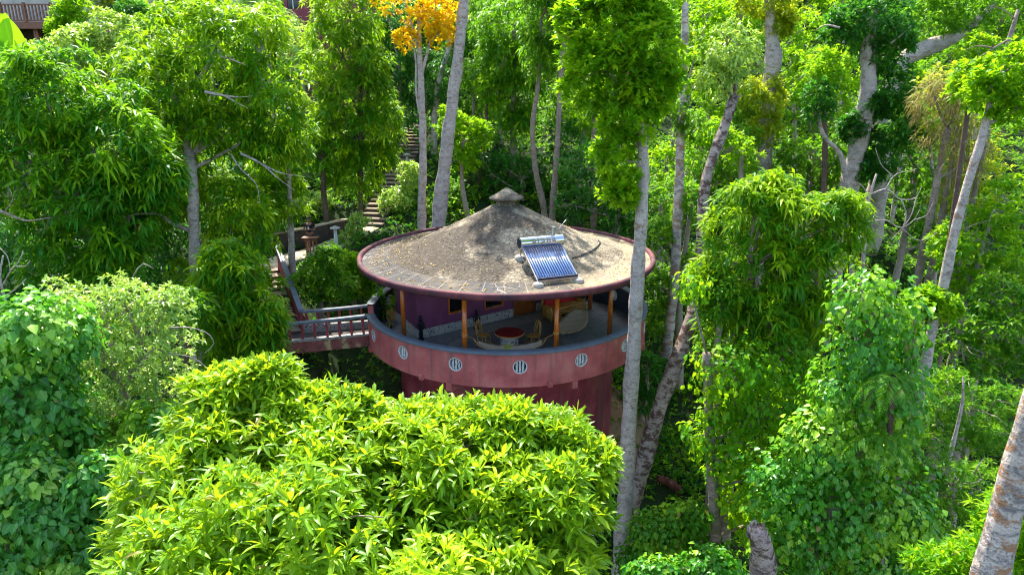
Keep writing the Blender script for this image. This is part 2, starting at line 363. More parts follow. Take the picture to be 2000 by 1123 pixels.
def catmull(P, step=.35):
    P = np.array(P, float)
    if len(P) == 2:
        n = max(2, int(np.linalg.norm(P[1] - P[0]) / step)); return P[0] + (P[1] - P[0]) * np.linspace(0, 1, n)[:, None]
    T = np.r_[0, np.cumsum(np.linalg.norm(np.diff(P, axis=0), axis=1) + 1e-6)]
    m = np.empty_like(P); sl = np.diff(P, axis=0) / np.diff(T)[:, None]; m[0] = sl[0]; m[-1] = sl[-1]
    if len(P) > 2:
        w = np.diff(T); m[1:-1] = (sl[:-1] * w[1:, None] + sl[1:] * w[:-1, None]) / (w[:-1] + w[1:])[:, None]
    out = []
    for k in range(len(P) - 1):
        h = T[k + 1] - T[k]
        for t in np.linspace(0, 1, max(2, int(h / step)), endpoint=False):
            out.append((2 * t ** 3 - 3 * t ** 2 + 1) * P[k] + (t ** 3 - 2 * t ** 2 + t) * h * m[k] + (3 * t ** 2 - 2 * t ** 3) * P[k + 1] + (t ** 3 - t ** 2) * h * m[k + 1])
    out.append(P[-1]); return np.array(out)
# ------------------------------------------------------------------ terrain
YS = [-60, -30, -15, -5, 0, 4, 8, 12, 17, 30, 50, 80, 120, 180, 420]
ZS = [-24, -16, -11.5, -7.6, -5.3, -3.4, -1., 1.2, 3.5, 8, 15, 27, 46, 80, 210]
TY = [-60, 2, 8, 11, 17, 400]; TZ = [3.2, 3.1, 2.3, 1.3, .4, .4]
PATH = np.array([(-11.3, 5.1, 1.1), (-10.9, 6.6, 1.12), (-9.9, 7.9, 1.17), (-8.8, 9.2, 1.4), (-7.6, 10.9, 1.85), (-7.3, 13.5, 2.75), (-7.0, 17, 3.9), (-6.7, 20.5, 5.1), (-6.3, 24.5, 6.5)])
LOW = np.array([(-8.7, -2.0, -.25), (-11.2, 5.0, 1.0)])
def sstep(a, b, x): t = np.clip((x - a) / (b - a), 0, 1); return t * t * (3 - 2 * t)
def hgt(x, y):
    x = np.asarray(x, float); y = np.asarray(y, float)
    z = np.interp(y, YS, ZS) + np.interp(y, TY, TZ) * sstep(2, -8, x) + 5.5 * sstep(-16, -32, x) * sstep(4, 16, y)
    z = z + 1.5 * sstep(12, 40, x) * sstep(-10, 20, y)
    z = z + .35 * np.sin(.45 * x + 1.3) * np.sin(.38 * y + .4) + .15 * np.sin(1.3 * x + .7 * y) + .08 * np.sin(2.9 * x - 1.7 * y)
    best = np.full(np.broadcast(x, y).shape, 1e9); pz = np.zeros_like(best)
    for L in (PATH, LOW):
        for a, b in zip(L[:-1], L[1:]):
            d = b - a; t = np.clip(((x - a[0]) * d[0] + (y - a[1]) * d[1]) / (d[0] ** 2 + d[1] ** 2), 0, 1)
            q = np.hypot(x - a[0] - t * d[0], y - a[1] - t * d[1]); m = q < best
            best = np.where(m, q, best); pz = np.where(m, a[2] + t * d[2], pz)
    w = 1 - sstep(.9, 2.4, best)
    return z * (1 - w) + (pz - .08) * w
def terrain():
    xs = np.concatenate([np.linspace(-300, -45, 12), np.linspace(-42, 42, 150), np.linspace(45, 300, 12)])
    ys = np.concatenate([np.linspace(-60, -32, 10), np.linspace(-30, 40, 140), np.linspace(42, 420, 50)])
    X, Y = np.meshgrid(xs, ys); Z = hgt(X, Y)
    nx, ny = len(xs), len(ys)
    V = np.stack([X, Y, Z], -1).reshape(-1, 3)
    i = np.arange(ny - 1)[:, None] * nx + np.arange(nx - 1)[None]
    Fc = np.stack([i, i + 1, i + nx + 1, i + nx], -1).reshape(-1, 4)
    o = raw_mesh('ground', V, Fc, 'ground'); o['kind'] = 'structure'
    o.data.polygons.foreach_set('use_smooth', [True] * len(o.data.polygons))
def raw_mesh(name, V, Fc, mat, parent=None, attrs=None, org=(0, 0, 0), smooth=False):
    """numpy verts and faces (all of one size) to an object"""
    me = bpy.data.meshes.new(name); n, k = Fc.shape
    me.vertices.add(len(V)); me.vertices.foreach_set('co', (V - np.array(org)).astype(np.float32).ravel())
    me.loops.add(n * k); me.loops.foreach_set('vertex_index', Fc.astype(np.int32).ravel())
    me.polygons.add(n); me.polygons.foreach_set('loop_start', np.arange(0, n * k, k, dtype=np.int32))
    if smooth: me.polygons.foreach_set('use_smooth', np.ones(n, bool))
    if attrs:
        for a, val in attrs.items():
            at_ = me.attributes.new(a, 'FLOAT', 'POINT'); at_.data.foreach_set('value', val.astype(np.float32))
    me.update(calc_edges=True); me.validate()
    return register(bpy.data.objects.new(name, me), parent, mat)
# ------------------------------------------------------------------ leaves
def unit(v): return v / (np.linalg.norm(v, axis=-1, keepdims=True) + 1e-9)
STY = {  # leaves per rosette, length, width, polar angle range, droop, profile, lean of the axis to up
    'lance':   dict(k=10, L=.37, W=.088, th=(35, 105), g=.42, pr=(.9, .8), up=.7),
    'obovate': dict(k=9, L=.38, W=.088, th=(12, 80), g=.3, pr=(.85, .85), up=.9),
    'round':   dict(k=9, L=.2, W=.095, th=(20, 85), g=.12, pr=(.7, 1.0), up=.7),
    'small':   dict(k=7, L=.17, W=.075, th=(25, 100), g=.2, pr=(1, .8), up=.5),
    'vine':    dict(k=2, L=.24, W=.19, th=None, g=.1, pr=(1.0, .7), up=.4),
    'bamboo':  dict(k=8, L=.36, W=.04, th=(40, 110), g=.5, pr=(1, .7), up=.4),
}
def leaf_geo(P, Dr, L, W, g, pr, rng, hi, age, nrm=None, sub=None):
    n = len(P); up = np.array([0, 0, 1.])
    side = np.cross(Dr, up) if nrm is None else np.cross(Dr, nrm)
    side = unit(side + rng.normal(0, .28, (n, 3)))
    side = unit(side - Dr * (side * Dr).sum(1, keepdims=True))
    nor = np.cross(side, Dr); nor *= np.where(nor[:, 2:3] < 0, -1, 1) if nrm is None else 1
    L = L[:, None]; W = W[:, None]; gr = g * rng.uniform(.5, 1.5, (n, 1)); fold = .22
    def pt(s): return P + Dr * L * s - up * L * gr * s * s
    def lr(s, w):
        m = pt(s); return m - side * W * w / 2 + nor * W * fold * w, m, m + side * W * w / 2 + nor * W * fold * w
    rn = np.clip(.45 * rng.random(n) + .55 * (sub if sub is not None else rng.random(n)), 0, 1)
    if hi:
        a = lr(.33, pr[0]); b = lr(.68, pr[1]); V = np.stack([pt(0), *a, *b, pt(1)], 1)
        T = np.array([(0, 2, 1), (0, 3, 2), (1, 2, 4), (2, 5, 4), (2, 3, 5), (3, 6, 5), (4, 5, 7), (5, 6, 7)]); ac = np.array([0, 1, 0, 1, 1, 0, 1, .3])
    else:
        a = lr(.45, 1.0); V = np.stack([pt(0), *a, pt(1)], 1)
        T = np.array([(0, 2, 1), (0, 3, 2), (1, 2, 4), (2, 3, 4)]); ac = np.array([0, 1, 0, 1, .3])
    m = V.shape[1]; Fc = (np.arange(n)[:, None, None] * m + T[None]).reshape(-1, 3)
    return V.reshape(-1, 3), Fc, dict(rnd=np.repeat(rn, m), age=np.repeat(age, m), across=np.tile(ac, n))
def rosettes(P, out, style, rng, sc_=1.0, hi=False, age=None, up=None):
    S = STY[style]; k = S['k']; n = len(P); upw = S['up'] if up is None else up
    if age is None: age = rng.random(n)
    if S['th'] is None:      # vine: leaves lie like shingles on the surface, tips down
        P2 = np.repeat(P, k, 0) + rng.normal(0, .09 * sc_, (n * k, 3)); o2 = np.repeat(out, k, 0)
        nr = unit(o2 + np.array([0, 0, .55]) + rng.normal(0, .38, o2.shape))
        dn = np.array([0, 0, -1.]) + rng.normal(0, .45, o2.shape); Dr = unit(dn - nr * (dn * nr).sum(1, keepdims=True))
        ag = np.repeat(age, k) ; L = S['L'] * sc_ * rng.uniform(.45, 1.35, n * k); W = L * S['W'] / S['L']
        return leaf_geo(P2, Dr, L, W, S['g'], S['pr'], rng, hi, ag, nr)
    ax = unit(out * (1 - upw * .5) + np.array([0, 0, upw]) + rng.normal(0, .35, (n, 3)))
    e1 = unit(np.cross(ax, rng.normal(0, 1, (n, 3)))); e2 = np.cross(ax, e1)
    th = rad(S['th'][0]) + (rad(S['th'][1]) - rad(S['th'][0])) * ((np.arange(k)[None] + rng.random((n, k))) / k)
    ph = 2.39996 * np.arange(k)[None] + rng.uniform(0, 6.3, (n, 1)) + rng.normal(0, .25, (n, k))
    Dr = np.cos(th)[..., None] * ax[:, None] + np.sin(th)[..., None] * (np.cos(ph)[..., None] * e1[:, None] + np.sin(ph)[..., None] * e2[:, None])
    Dr = unit(Dr.reshape(-1, 3)); base = np.repeat(P, k, 0) + np.repeat(ax, k, 0) * rng.uniform(-.35, .1, (n * k, 1)) * S['L'] * sc_
    ag = np.clip(np.repeat(age, k) + rng.normal(0, .08, n * k), 0, 1)
    L = S['L'] * sc_ * rng.uniform(.6, 1.2, n * k); W = L * S['W'] / S['L'] * rng.uniform(.85, 1.2, n * k)
    return leaf_geo(base, Dr, L, W, S['g'], S['pr'], rng, hi, ag, None, np.repeat(rng.random(n), k))
def blob_points(bl, spacing, rng, lump=.22, gaps=.12, inner=.25, dens=1.7):
    """points through the outer shell of a union of ellipsoids; bl: list of (centre, radii)"""
    PP, OO = [], []
    for c, r in bl:
        rm = float(np.mean(r)); n = int(4 * PI * rm * rm / spacing ** 2 * dens)
        u = unit(rng.normal(0, 1, (n, 3)))
        k1 = rng.normal(0, 1, (6, 3)) * 3.2; f1 = rng.uniform(0, 6.3, 6)
        lm = np.sin(u @ k1.T + f1).sum(1) / 3.2
        k2 = rng.normal(0, 1, (5, 3)) * 6.5; lm2 = np.sin(u @ k2.T + rng.uniform(0, 6.3, 5)).sum(1) / 2.5
        shell = np.where(rng.random(n) < inner, rng.uniform(.35, .85, n), 1 - .22 * rng.random(n) ** 1.5)
        rr = shell * (1 + lump * lm * .6 + lump * .5 * lm2)
        keep = (lm2 + .5 * lm + rng.normal(0, .4, n)) > (-1.5 + gaps * 5)
        p = c + u * r * rr[:, None]; o = unit(u / (r / rm))
        for c2, r2 in bl:
            if c2 is c: continue
            keep &= np.linalg.norm((p - c2) / r2, axis=1) > .78
        PP.append(p[keep]); OO.append(o[keep])
    return np.concatenate(PP), np.concatenate(OO)
def clump_points(bl, spacing, rng, size=.34, nper=20, dens=1.0, inner=.12, out_=.95):
    """points over many small leafy domes set around a union of ellipsoids"""
    PP, OO, CC = [], [], []
    for c, r in bl:
        rm = float(np.mean(r)); u = unit(rng.normal(0, 1, (nper, 3))); u[:, 2] += .12; u = unit(u)
        cc = c + u * r * rng.uniform(.55, out_, (nper, 1)); rc = np.maximum(rm * size * rng.uniform(.6, 1.35, nper), spacing * .9)
        keep = np.ones(nper, bool)
        for c2, r2 in bl:
            if c2 is not c: keep &= np.linalg.norm((cc - c2) / r2, axis=1) > .62
        for q, o, k in zip(cc[keep], u[keep], rc[keep]):
            n = max(5, int(2.6 * PI * k * k / spacing ** 2 * dens)); v = unit(rng.normal(0, 1, (n, 3)))
            ok = (v @ unit(o + np.array([0, 0, .75]))) > rng.uniform(-.45, -.05); v = v[ok]
            PP.append(q + v * k * np.array([1, 1, .8]) * (rng.uniform(.72, 1.08, (len(v), 1)) + np.where(rng.random((len(v), 1)) < .07, rng.uniform(.1, .45, (len(v), 1)), 0))); OO.append(unit(v + .5 * o)); CC.append(np.full(len(v), rng.random()))
        n = int(4 * PI * rm * rm / spacing ** 2 * inner); v = unit(rng.normal(0, 1, (n, 3))); PP.append(c + v * r * rng.uniform(.3, .85, (n, 1))); OO.append(v); CC.append(.3 * rng.random(n))
    return np.concatenate(PP), np.concatenate(OO), np.concatenate(CC)
def mkblobs(spec, d0):
    out = []
    for b in spec:
        px, py, rx, ry = b[:4]; d = b[4] if len(b) > 4 else d0; s = mpp(px, py, d)
        out.append((at(px, py, d), np.array([rx * s, (rx + ry) / 2 * s * .95, ry * s])))
    return out
SEED = [100]
def tree(name, label, cat, d0, blobs, style, mat, trunk=None, bark='bark_grey', spacing=.5, scale=1., hi=False, group=None, gaps=.12, lump=.26,
         inner=.3, dens=3.4, limbs=True, twigs=4, tdrop=True, parts=('crown', 'trunk'), seg=10, extra=None, young=None, up=None, csize=.36, cn=26, sprigs=0):
    """blobs (px, py, rx, ry[, d]); trunk list of (px, py, width px[, d]) from top to foot"""
    SEED[0] += 1; rng = np.random.default_rng(SEED[0])
    bl = mkblobs(blobs, d0) if blobs else []
    tp = None
    if trunk:
        tp = [(at(t[0], t[1], t[3] if len(t) > 3 else d0), t[2] * mpp(t[0], t[1], t[3] if len(t) > 3 else d0) / 2) for t in trunk]
        if tdrop:
            e, r = tp[-1]; g = float(hgt(e[0], e[1]))
            if e[2] > g:
                pv = tp[-2][0] if len(tp) > 1 else e + np.array([0, 0, 1.]); sl = (e - pv) / max(.3, pv[2] - e[2]); dz = e[2] - g
                q = e + np.array([sl[0] * dz * .4, sl[1] * dz * .4, 0]); q[2] = float(hgt(q[0], q[1])) - .3
                tp.append((q, r * 1.15))
    elif bl:
        c = bl[int(np.argmax([b[1][0] for b in bl]))][0]; g = float(hgt(c[0], c[1])) - .3
        lo = min(b[0][2] for b in bl); r = .1 + .03 * max(.5, c[2] - g) ** .5
        if parts[1] != 'stem': r *= 1.0
        tp = [(np.array([c[0], c[1], c[2]]), r * .5), (np.array([c[0] + rng.normal(0, .1), c[1] + .1, (c[2] + g) / 2]), r * .8), (np.array([c[0] + rng.normal(0, .2), c[1], g]), r)]
    base = tp[-1][0].copy() if tp else bl[0][0].copy()
    root = thing(name, label, cat, tuple(base), group)
    if tp:
        mb = MB(); P = catmull([p for p, _ in tp], .3); s0 = np.linspace(0, 1, len(tp)); cum = np.r_[0, np.cumsum([np.linalg.norm(tp[i + 1][0] - tp[i][0]) for i in range(len(tp) - 1)])]; cum /= cum[-1]
        cp = np.r_[0, np.cumsum(np.linalg.norm(np.diff(P, axis=0), axis=1))]; cp /= cp[-1]
        R = np.interp(cp, cum, [r for _, r in tp]); R = R * (1 + .06 * np.sin(cp * 37 + rng.uniform(0, 6)) + .04 * np.sin(cp * 81))
        J = np.cumsum(rng.normal(0, .25, P.shape), 0); J = (J - J.mean(0)) * R.mean() * .12; J[:, 2] = 0
        mb.tube(P + J, R, seg, 0, .035, rng)
        if limbs and bl:
            for c, r in bl:
                near = P[np.argmin(np.linalg.norm(P - c - np.array([0, 0, -.6 * r[2]]), axis=1))]
                m = (near + c) / 2 + rng.normal(0, .12 * r[0], 3); rb = max(.02, min(R.min() * .6, .03 * float(r.mean()) + .02))
                if np.linalg.norm(c - near) > .2: mb.tube(catmull([near, m, c]), np.linspace(rb * 1.2, rb * .8, len(catmull([near, m, c]))), 6, 0, .05, rng)
                for _ in range(twigs):
                    u = unit(rng.normal(0, 1, 3)); e = c + u * r * .88; k = (c + e) / 2 + rng.normal(0, .08, 3) * r + np.array([0, 0, .1])
                    q = catmull([c, k, e]); mb.tube(q, np.linspace(rb * .6, .008, len(q)), 5)
        for _ in range(sprigs if bl else 0):
            c, r = bl[rng.integers(len(bl))]; u = unit(np.array([rng.normal(0, 1), -abs(rng.normal(.7, .5)), rng.normal(.1, .6)])); a = c + u * r * .45; b = c + u * r * rng.uniform(1.0, 1.3)
            k = (a + b) / 2 + rng.normal(0, .16, 3) * r; w = rng.uniform(.012, .028); q = catmull([a, k, b], .2); mb.tube(q, np.linspace(w, .006, len(q)), 5)
            e = b + np.array([rng.normal(0, .25), -.1, rng.normal(0, .25)]) * r; q = catmull([k, (k + e) / 2 + rng.normal(0, .08, 3) * r, e], .2); mb.tube(q, np.linspace(w * .7, .005, len(q)), 5)
        if extra: extra(mb, rng)
        o = mb.build(parts[1], bark, root, smooth=True)
    if bl:
        if style == 'vine': P, O = blob_points(bl, spacing, rng, lump, gaps, inner, dens * 1.4); kk = rng.normal(0, 1.6, (4, 3)); age = np.clip(.42 + .22 * np.sin(P @ kk.T + rng.uniform(0, 6, 4)).sum(1) + rng.normal(0, .22, len(P)), 0, 1)
        else: P, O, age = clump_points(bl, spacing, rng, csize, cn, dens / 2.2, inner * 1.2); age = np.clip(.6 * age + .5 * rng.random(len(P)) - .05, 0, 1)
        V, Fc, A = rosettes(P, O, style, rng, scale, hi, age, up)
        raw_mesh(parts[0], V, Fc, mat, root, A, tuple(base), smooth=hi)
    return root
#==PART2==
# ------------------------------------------------------------------ the round house
RO, RI = 5.45, 5.23
def pol(th, r): return (r * math.sin(rad(th)), -r * math.cos(rad(th)))
def ray(px, py):
    a = np.array([CX, -D, H]); b = at(px, py, 20); return a, (b - a) / np.linalg.norm(b - a)
def on_z(px, py, z):
    a, d = ray(px, py); return a + d * (z - a[2]) / d[2]
ROOF = [(0.44, 4.93), (.7, 4.81), (1.0, 4.65), (1.5, 4.39), (2.0, 4.14), (2.5, 3.9), (3.0, 3.68), (3.5, 3.47), (4.0, 3.29), (4.5, 3.13), (5.0, 3.02), (5.38, 2.97)]
def roofz(r): return float(np.interp(r, [p[0] for p in ROOF], [p[1] for p in ROOF]))
def on_roof(px, py):
    a, d = ray(px, py); t = 15.0
    while t < 34:
        p = a + d * t
        if p[2] < roofz(math.hypot(p[0], p[1])): return p
        t += .01
    return p
def house():
    hs = thing('round_house', 'round red tower house with a wide conical stone roof and an open deck', 'house', (0, 0, -5.6))
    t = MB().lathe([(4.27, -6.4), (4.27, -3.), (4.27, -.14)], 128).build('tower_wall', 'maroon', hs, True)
    fl = MB(); fl.lathe([(4.2, -.16), (RI + .02, -.16), (RI + .02, 0), (0.001, 0)], 128, mis=[1, 0, 0]); fl.build('deck_floor', ['deck', 'pink'], hs)
    # parapet with round openings
    pb = MB(); SW = 22.5; cs = [5 + SW * k for k in range(16)]
    def patch(th0, th1, hole):
        z0, z1 = -.16, 1.0
        if hole is None:
            n = max(2, int((th1 - th0) / 2)); pr = [(RO, z0), (RO, z1), (RI, z1), (RI, z0), (RO, z0)]
            pb.lathe(pr, n, a0=th0, a1=th1, mis=[0, 0, 1, 0])
            for th in (th0, th1):
                pb.add([(*pol(th, r), z) for r, z in pr[:4]], [(0, 1, 2, 3)], 0)
            return
        hw = RO * rad((th1 - th0) / 2); n = 64; R3 = 4; zc, cr = .55, .235
        fis = [2 * PI * i / n for i in range(n)]
        cor = [math.atan2(z - zc, x) % (2 * PI) for x in (-hw, hw) for z in (z0, z1)]
        fis = sorted(fis + cor); n = len(fis)
        for R_, mi, flip in ((RO, 0, 1), (RI, 1, 0)):
            v = []
            for k in range(R3 + 1):
                for fi in fis:
                    cx_, cz_ = math.cos(fi), math.sin(fi)
                    tb = min(hw / abs(cx_) if abs(cx_) > 1e-6 else 1e9, ((z1 - zc) if cz_ > 0 else (zc - z0)) / abs(cz_) if abs(cz_) > 1e-6 else 1e9)
                    q = cr + (tb - cr) * k / R3; s_, z_ = q * cx_, zc + q * cz_
                    v.append((*pol(hole + math.degrees(s_ / RO), R_), z_))
            f = []
            for k in range(R3):
                for i in range(n):
                    a = (k * n + i, k * n + (i + 1) % n, (k + 1) * n + (i + 1) % n, (k + 1) * n + i); f.append(a if flip else a[::-1])
            pb.add(v, f, mi)
        v = [(*pol(hole + math.degrees(cr * math.cos(fi) / RO), R_), zc + cr * math.sin(fi)) for R_ in (RO, RI) for fi in fis]
        pb.add(v, [(i, (i + 1) % n, n + (i + 1) % n, n + i) for i in range(n)], 2)
        pb.lathe([(RO, 1.0), (RI, 1.0)], 6, a0=th0, a1=th1); pb.lathe([(RI, -.16), (RO, -.16)], 6, a0=th0, a1=th1)
    for c in cs:
        if abs((c + 85 + 180) % 360 - 180) < 1: patch(c - SW / 2, 275, None)
        else: patch(c - SW / 2, c + SW / 2, c)
    o = pb.build('parapet', ['pink', 'lining', 'white'], hs); autosmooth(o)
    o = MB().lathe([(RI - .06, .985), (RI - .06, 1.045), (RI - .04, 1.06), (RO + .03, 1.06), (RO + .05, 1.045), (RO + .05, .985), (RI - .06, .985)], 150, a0=-73.4, a1=275 - .3).build('parapet_cap', 'grey', hs); autosmooth(o)
    rng = np.random.default_rng(5)
    for c in cs:
        if abs((c + 85 + 180) % 360 - 180) < 1: continue
        x, y = pol(c, RO - .02); ph = MB(); a = rad(c)
        ux, uy = math.cos(a), math.sin(a)
        ring = [(x + ux * .225 * math.cos(t), y + uy * .225 * math.cos(t), .55 + .225 * math.sin(t)) for t in np.linspace(0, 2 * PI, 33)]
        ph.tube(ring, .022, 6, cap=False); p = ph.build('porthole', 'white', hs, True)
        for k in (-1, 0, 1):
            b = MB(); xx = k * .105; hh = math.sqrt(.225 ** 2 - xx ** 2); zz = np.linspace(.55 - hh, .55 + hh, 7)
            pts = [(x - ux * 0 + ux * (xx + rng.normal(0, .008)) - math.sin(a) * .07, y + uy * (xx + rng.normal(0, .006)) + math.cos(a) * .07, z) for z in zz]
            b.tube(pts, [.036 * rng.uniform(.85, 1.2) for _ in zz], 7).build('bar', 'white', p, True, ORG[p.name])
    # posts and brackets
    for th in (-72, -20, 25, 74, 120, 165, -150, -112):
        x, y = pol(th, 4.12); top = 2.86
        b = MB(); b.tube([(x, y, .06), (x, y, 1.2), (x + .006, y, 2.5)], [.092, .088, .084], 14); b.lathe([(.087, 1.0), (.1, 1.02), (.087, 1.04)], 14, (x, y, 0))
        p = b.build('post', 'wood', hs, True)
        MB().lathe([(.001, .002), (.17, .002), (.165, .05), (.12, .06), (.001, .06)], 16, (x, y, 0)).build('footing', 'conc', p, False, ORG[p.name])
        MB().lathe([(.09, 2.42), (.12, 2.44), (.13, 2.56), (.2, 2.7), (.34, 2.8), (.36, top)], 20, (x, y, 0)).build('capital', 'white', p, True, ORG[p.name])
        bx, by = pol(th, 5.1); MB().box((bx, by, -.29), (.2, .78, .26), rad(th), bev=.012).build('bracket', 'pink', hs)
    for th in (-31, 15.5):
        bx, by = pol(th, 5.49); m = MB(); m.box((bx, by, -.11), (.15, .12, .22), rad(th), bev=.02); m.tube([(bx, by, -.1), tuple(np.array((*pol(th, 5.62), -.13)))], .028, 8); m.build('drain_spout', 'pink', hs)
    # roof
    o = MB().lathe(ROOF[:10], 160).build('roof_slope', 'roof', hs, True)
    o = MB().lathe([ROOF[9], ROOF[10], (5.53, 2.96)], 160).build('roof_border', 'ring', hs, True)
    o = MB().lathe([(5.5, 2.94), (5.515, 3.03), (5.55, 3.08), (5.62, 3.085), (5.68, 3.06), (5.7, 3.0), (5.69, 2.9), (5.66, 2.85), (5.4, 2.835)], 160).build('roof_rim', 'rim', hs, True); wobble(o, .014, 2.6)
    MB().lathe([(5.42, 2.838), (5.0, 2.85), (.001, 2.9)], 96).build('soffit', 'soffit', hs, True)
    o = MB().lathe([(.46, 4.86), (.40, 4.98), (.37, 5.1), (.6, 5.12), (.66, 5.15), (.665, 5.19), (.6, 5.23), (.4, 5.33), (.2, 5.46), (.08, 5.54), (.001, 5.57)], 64).build('roof_cap', 'roof', hs, True); wobble(o, .015, 6)
    # room under the roof
    A, B, G, F_, E = [np.array(q) for q in ((-3.34, -1.45), (2.79, 3.03), (2.0, 4.3), (-3.0, 4.1), (-4.53, .73))]
    L = np.linalg.norm(B - A); e = (B - A) / L; nn = np.array([e[1], -e[0]])     # nn points to the viewer
    def onwall(px, py):
        a, d = ray(px, py); n3 = np.array([nn[0], nn[1], 0]); t = ((np.array([A[0], A[1], 0]) - a) @ n3) / (d @ n3); p = a + d * t
        return (p[:2] - A) @ e, p[2]
    w1 = (onwall(876, 612)[0], onwall(911, 610)[0], onwall(890, 611)[1], 1.75)
    w2 = (onwall(946.5, 603)[0], onwall(983, 600)[0], onwall(965, 601)[1], 1.75)
    dr = (onwall(1003.5, 626)[0], onwall(1044.5, 620)[0], 0, 2.0)
    rz = math.atan2(e[1], e[0]); T = .14; Zt = 2.86
    wb = MB()
    def seg(m, u0, u1, z0, z1, off=-T / 2, th=T, mi=0, bev=0):
        c = A + e * (u0 + u1) / 2 + nn * off; m.box((c[0], c[1], (z0 + z1) / 2), (u1 - u0, th, z1 - z0), rz, mi, bev)
    us = [0, w1[0], w1[1], w2[0], w2[1], dr[0], dr[1], L]
    for i in (0, 2, 4, 6): seg(wb, us[i], us[i + 1], 0, Zt)
    for w in (w1, w2): seg(wb, w[0], w[1], 0, w[2]); seg(wb, w[0], w[1], w[3], Zt)
    seg(wb, dr[0], dr[1], dr[3], Zt)
    def wallseg(P, Q, m, z0, z1, th, out):
        d = Q - P; l = np.linalg.norm(d); d = d / l; nr = np.array([d[1], -d[0]]); c = (P + Q) / 2 + nr * out
        m.box((c[0], c[1], (z0 + z1) / 2), (l, th, z1 - z0), math.atan2(d[1], d[0]))
    for P, Q in ((E, A), (B, G), (G, F_), (F_, E)): wallseg(P, Q, wb, 0, Zt, T, -T / 2)
    wb.build('room_wall', 'purple', hs)
    bb = MB(); seg(bb, -.03, dr[0] - .05, .003, .36, .02, .05); seg(bb, dr[1] + .05, L, .003, .36, .02, .05); wallseg(E, A, bb, .003, .36, .05, .022)
    bb.build('baseboard', 'pebble', hs)
    for w in (w1, w2):
        f = MB(); g = .05
        seg(f, w[0], w[0] + g, w[2], w[3], -.03, .1); seg(f, w[1] - g, w[1], w[2], w[3], -.03, .1); seg(f, w[0] + g, w[1] - g, w[2], w[2] + g, -.03, .1); seg(f, w[0] + g, w[1] - g, w[3] - g, w[3], -.03, .1)
        p = f.build('window', 'wood', hs); q = MB(); seg(q, w[0] + g, w[1] - g, w[2] + g, w[3] - g, -.09, .02); q.build('pane', 'pane', p, False, ORG[p.name])
    d = MB(); seg(d, dr[0] + .06, dr[1] - .06, .01, dr[3] - .06, -.05, .05)
    for k in range(1, 5):
        u = dr[0] + .06 + (dr[1] - dr[0] - .12) * k / 5; seg(d, u - .012, u + .012, .03, dr[3] - .08, -.02, .012)
    p = d.build('door', 'doorwood', hs); f = MB(); seg(f, dr[0], dr[0] + .06, 0.002, dr[3], -.03, .12); seg(f, dr[1] - .06, dr[1], .002, dr[3], -.03, .12); seg(f, dr[0] + .06, dr[1] - .06, dr[3] - .06, dr[3], -.03, .12)
    f.build('frame', 'doorwood', p, False, ORG[p.name]); k = MB(); c = A + e * (dr[1] - .14) + nn * .01; k.lathe([(.001, .95), (.03, .97), (.03, 1.0), (.001, 1.02)], 10, (c[0], c[1], 0)); k.build('handle', 'steel', p, True, ORG[p.name])
    # pale strips and tile ring laid in the deck
    st = MB()
    def strip(p0, p1, w):
        p0 = np.array(p0); p1 = np.array(p1); d_ = unit(p1 - p0); n_ = np.array([-d_[1], d_[0]]) * w / 2
        st.add([(*q, .004) for q in (p0 - n_, p1 - n_, p1 + n_, p0 + n_)], [(0, 1, 2, 3)])
    q = on_z(870, 683, 0); q2 = on_z(915, 655, 0); strip(q[:2], q2[:2], .35)
    q = on_z(1128, 684, 0); q2 = on_z(1088, 652, 0); strip(q[:2], q2[:2], .4)
    seg(st, 1.6, dr[0] + 2.0, .0005, .004, .62, .75)
    st.build('deck_strips', 'strip', hs)
    x, y, _ = on_z(1205, 635, 0); MB().lathe([(.4, .004), (.62, .004)], 40, (x, y, 0)).lathe([(.001, .004), (.2, .004)], 24, (x, y, 0)).build('tile_ring', 'tilering', hs)
    return e, nn, A, rz
def leaf_clump(name, mat, parent, P, style, scale, seed, hi=True, org=None, up=None, age=None):
    rng = np.random.default_rng(seed); P = np.array(P, float); o_ = unit(rng.normal(0, 1, P.shape) + np.array([0, 0, .4]))
    V, Fc, A = rosettes(P, o_, style, rng, scale, hi, age, up)
    return raw_mesh(name, V, Fc, mat, parent, A, org if org is not None else ORG.get(parent.name, (0, 0, 0)), True)
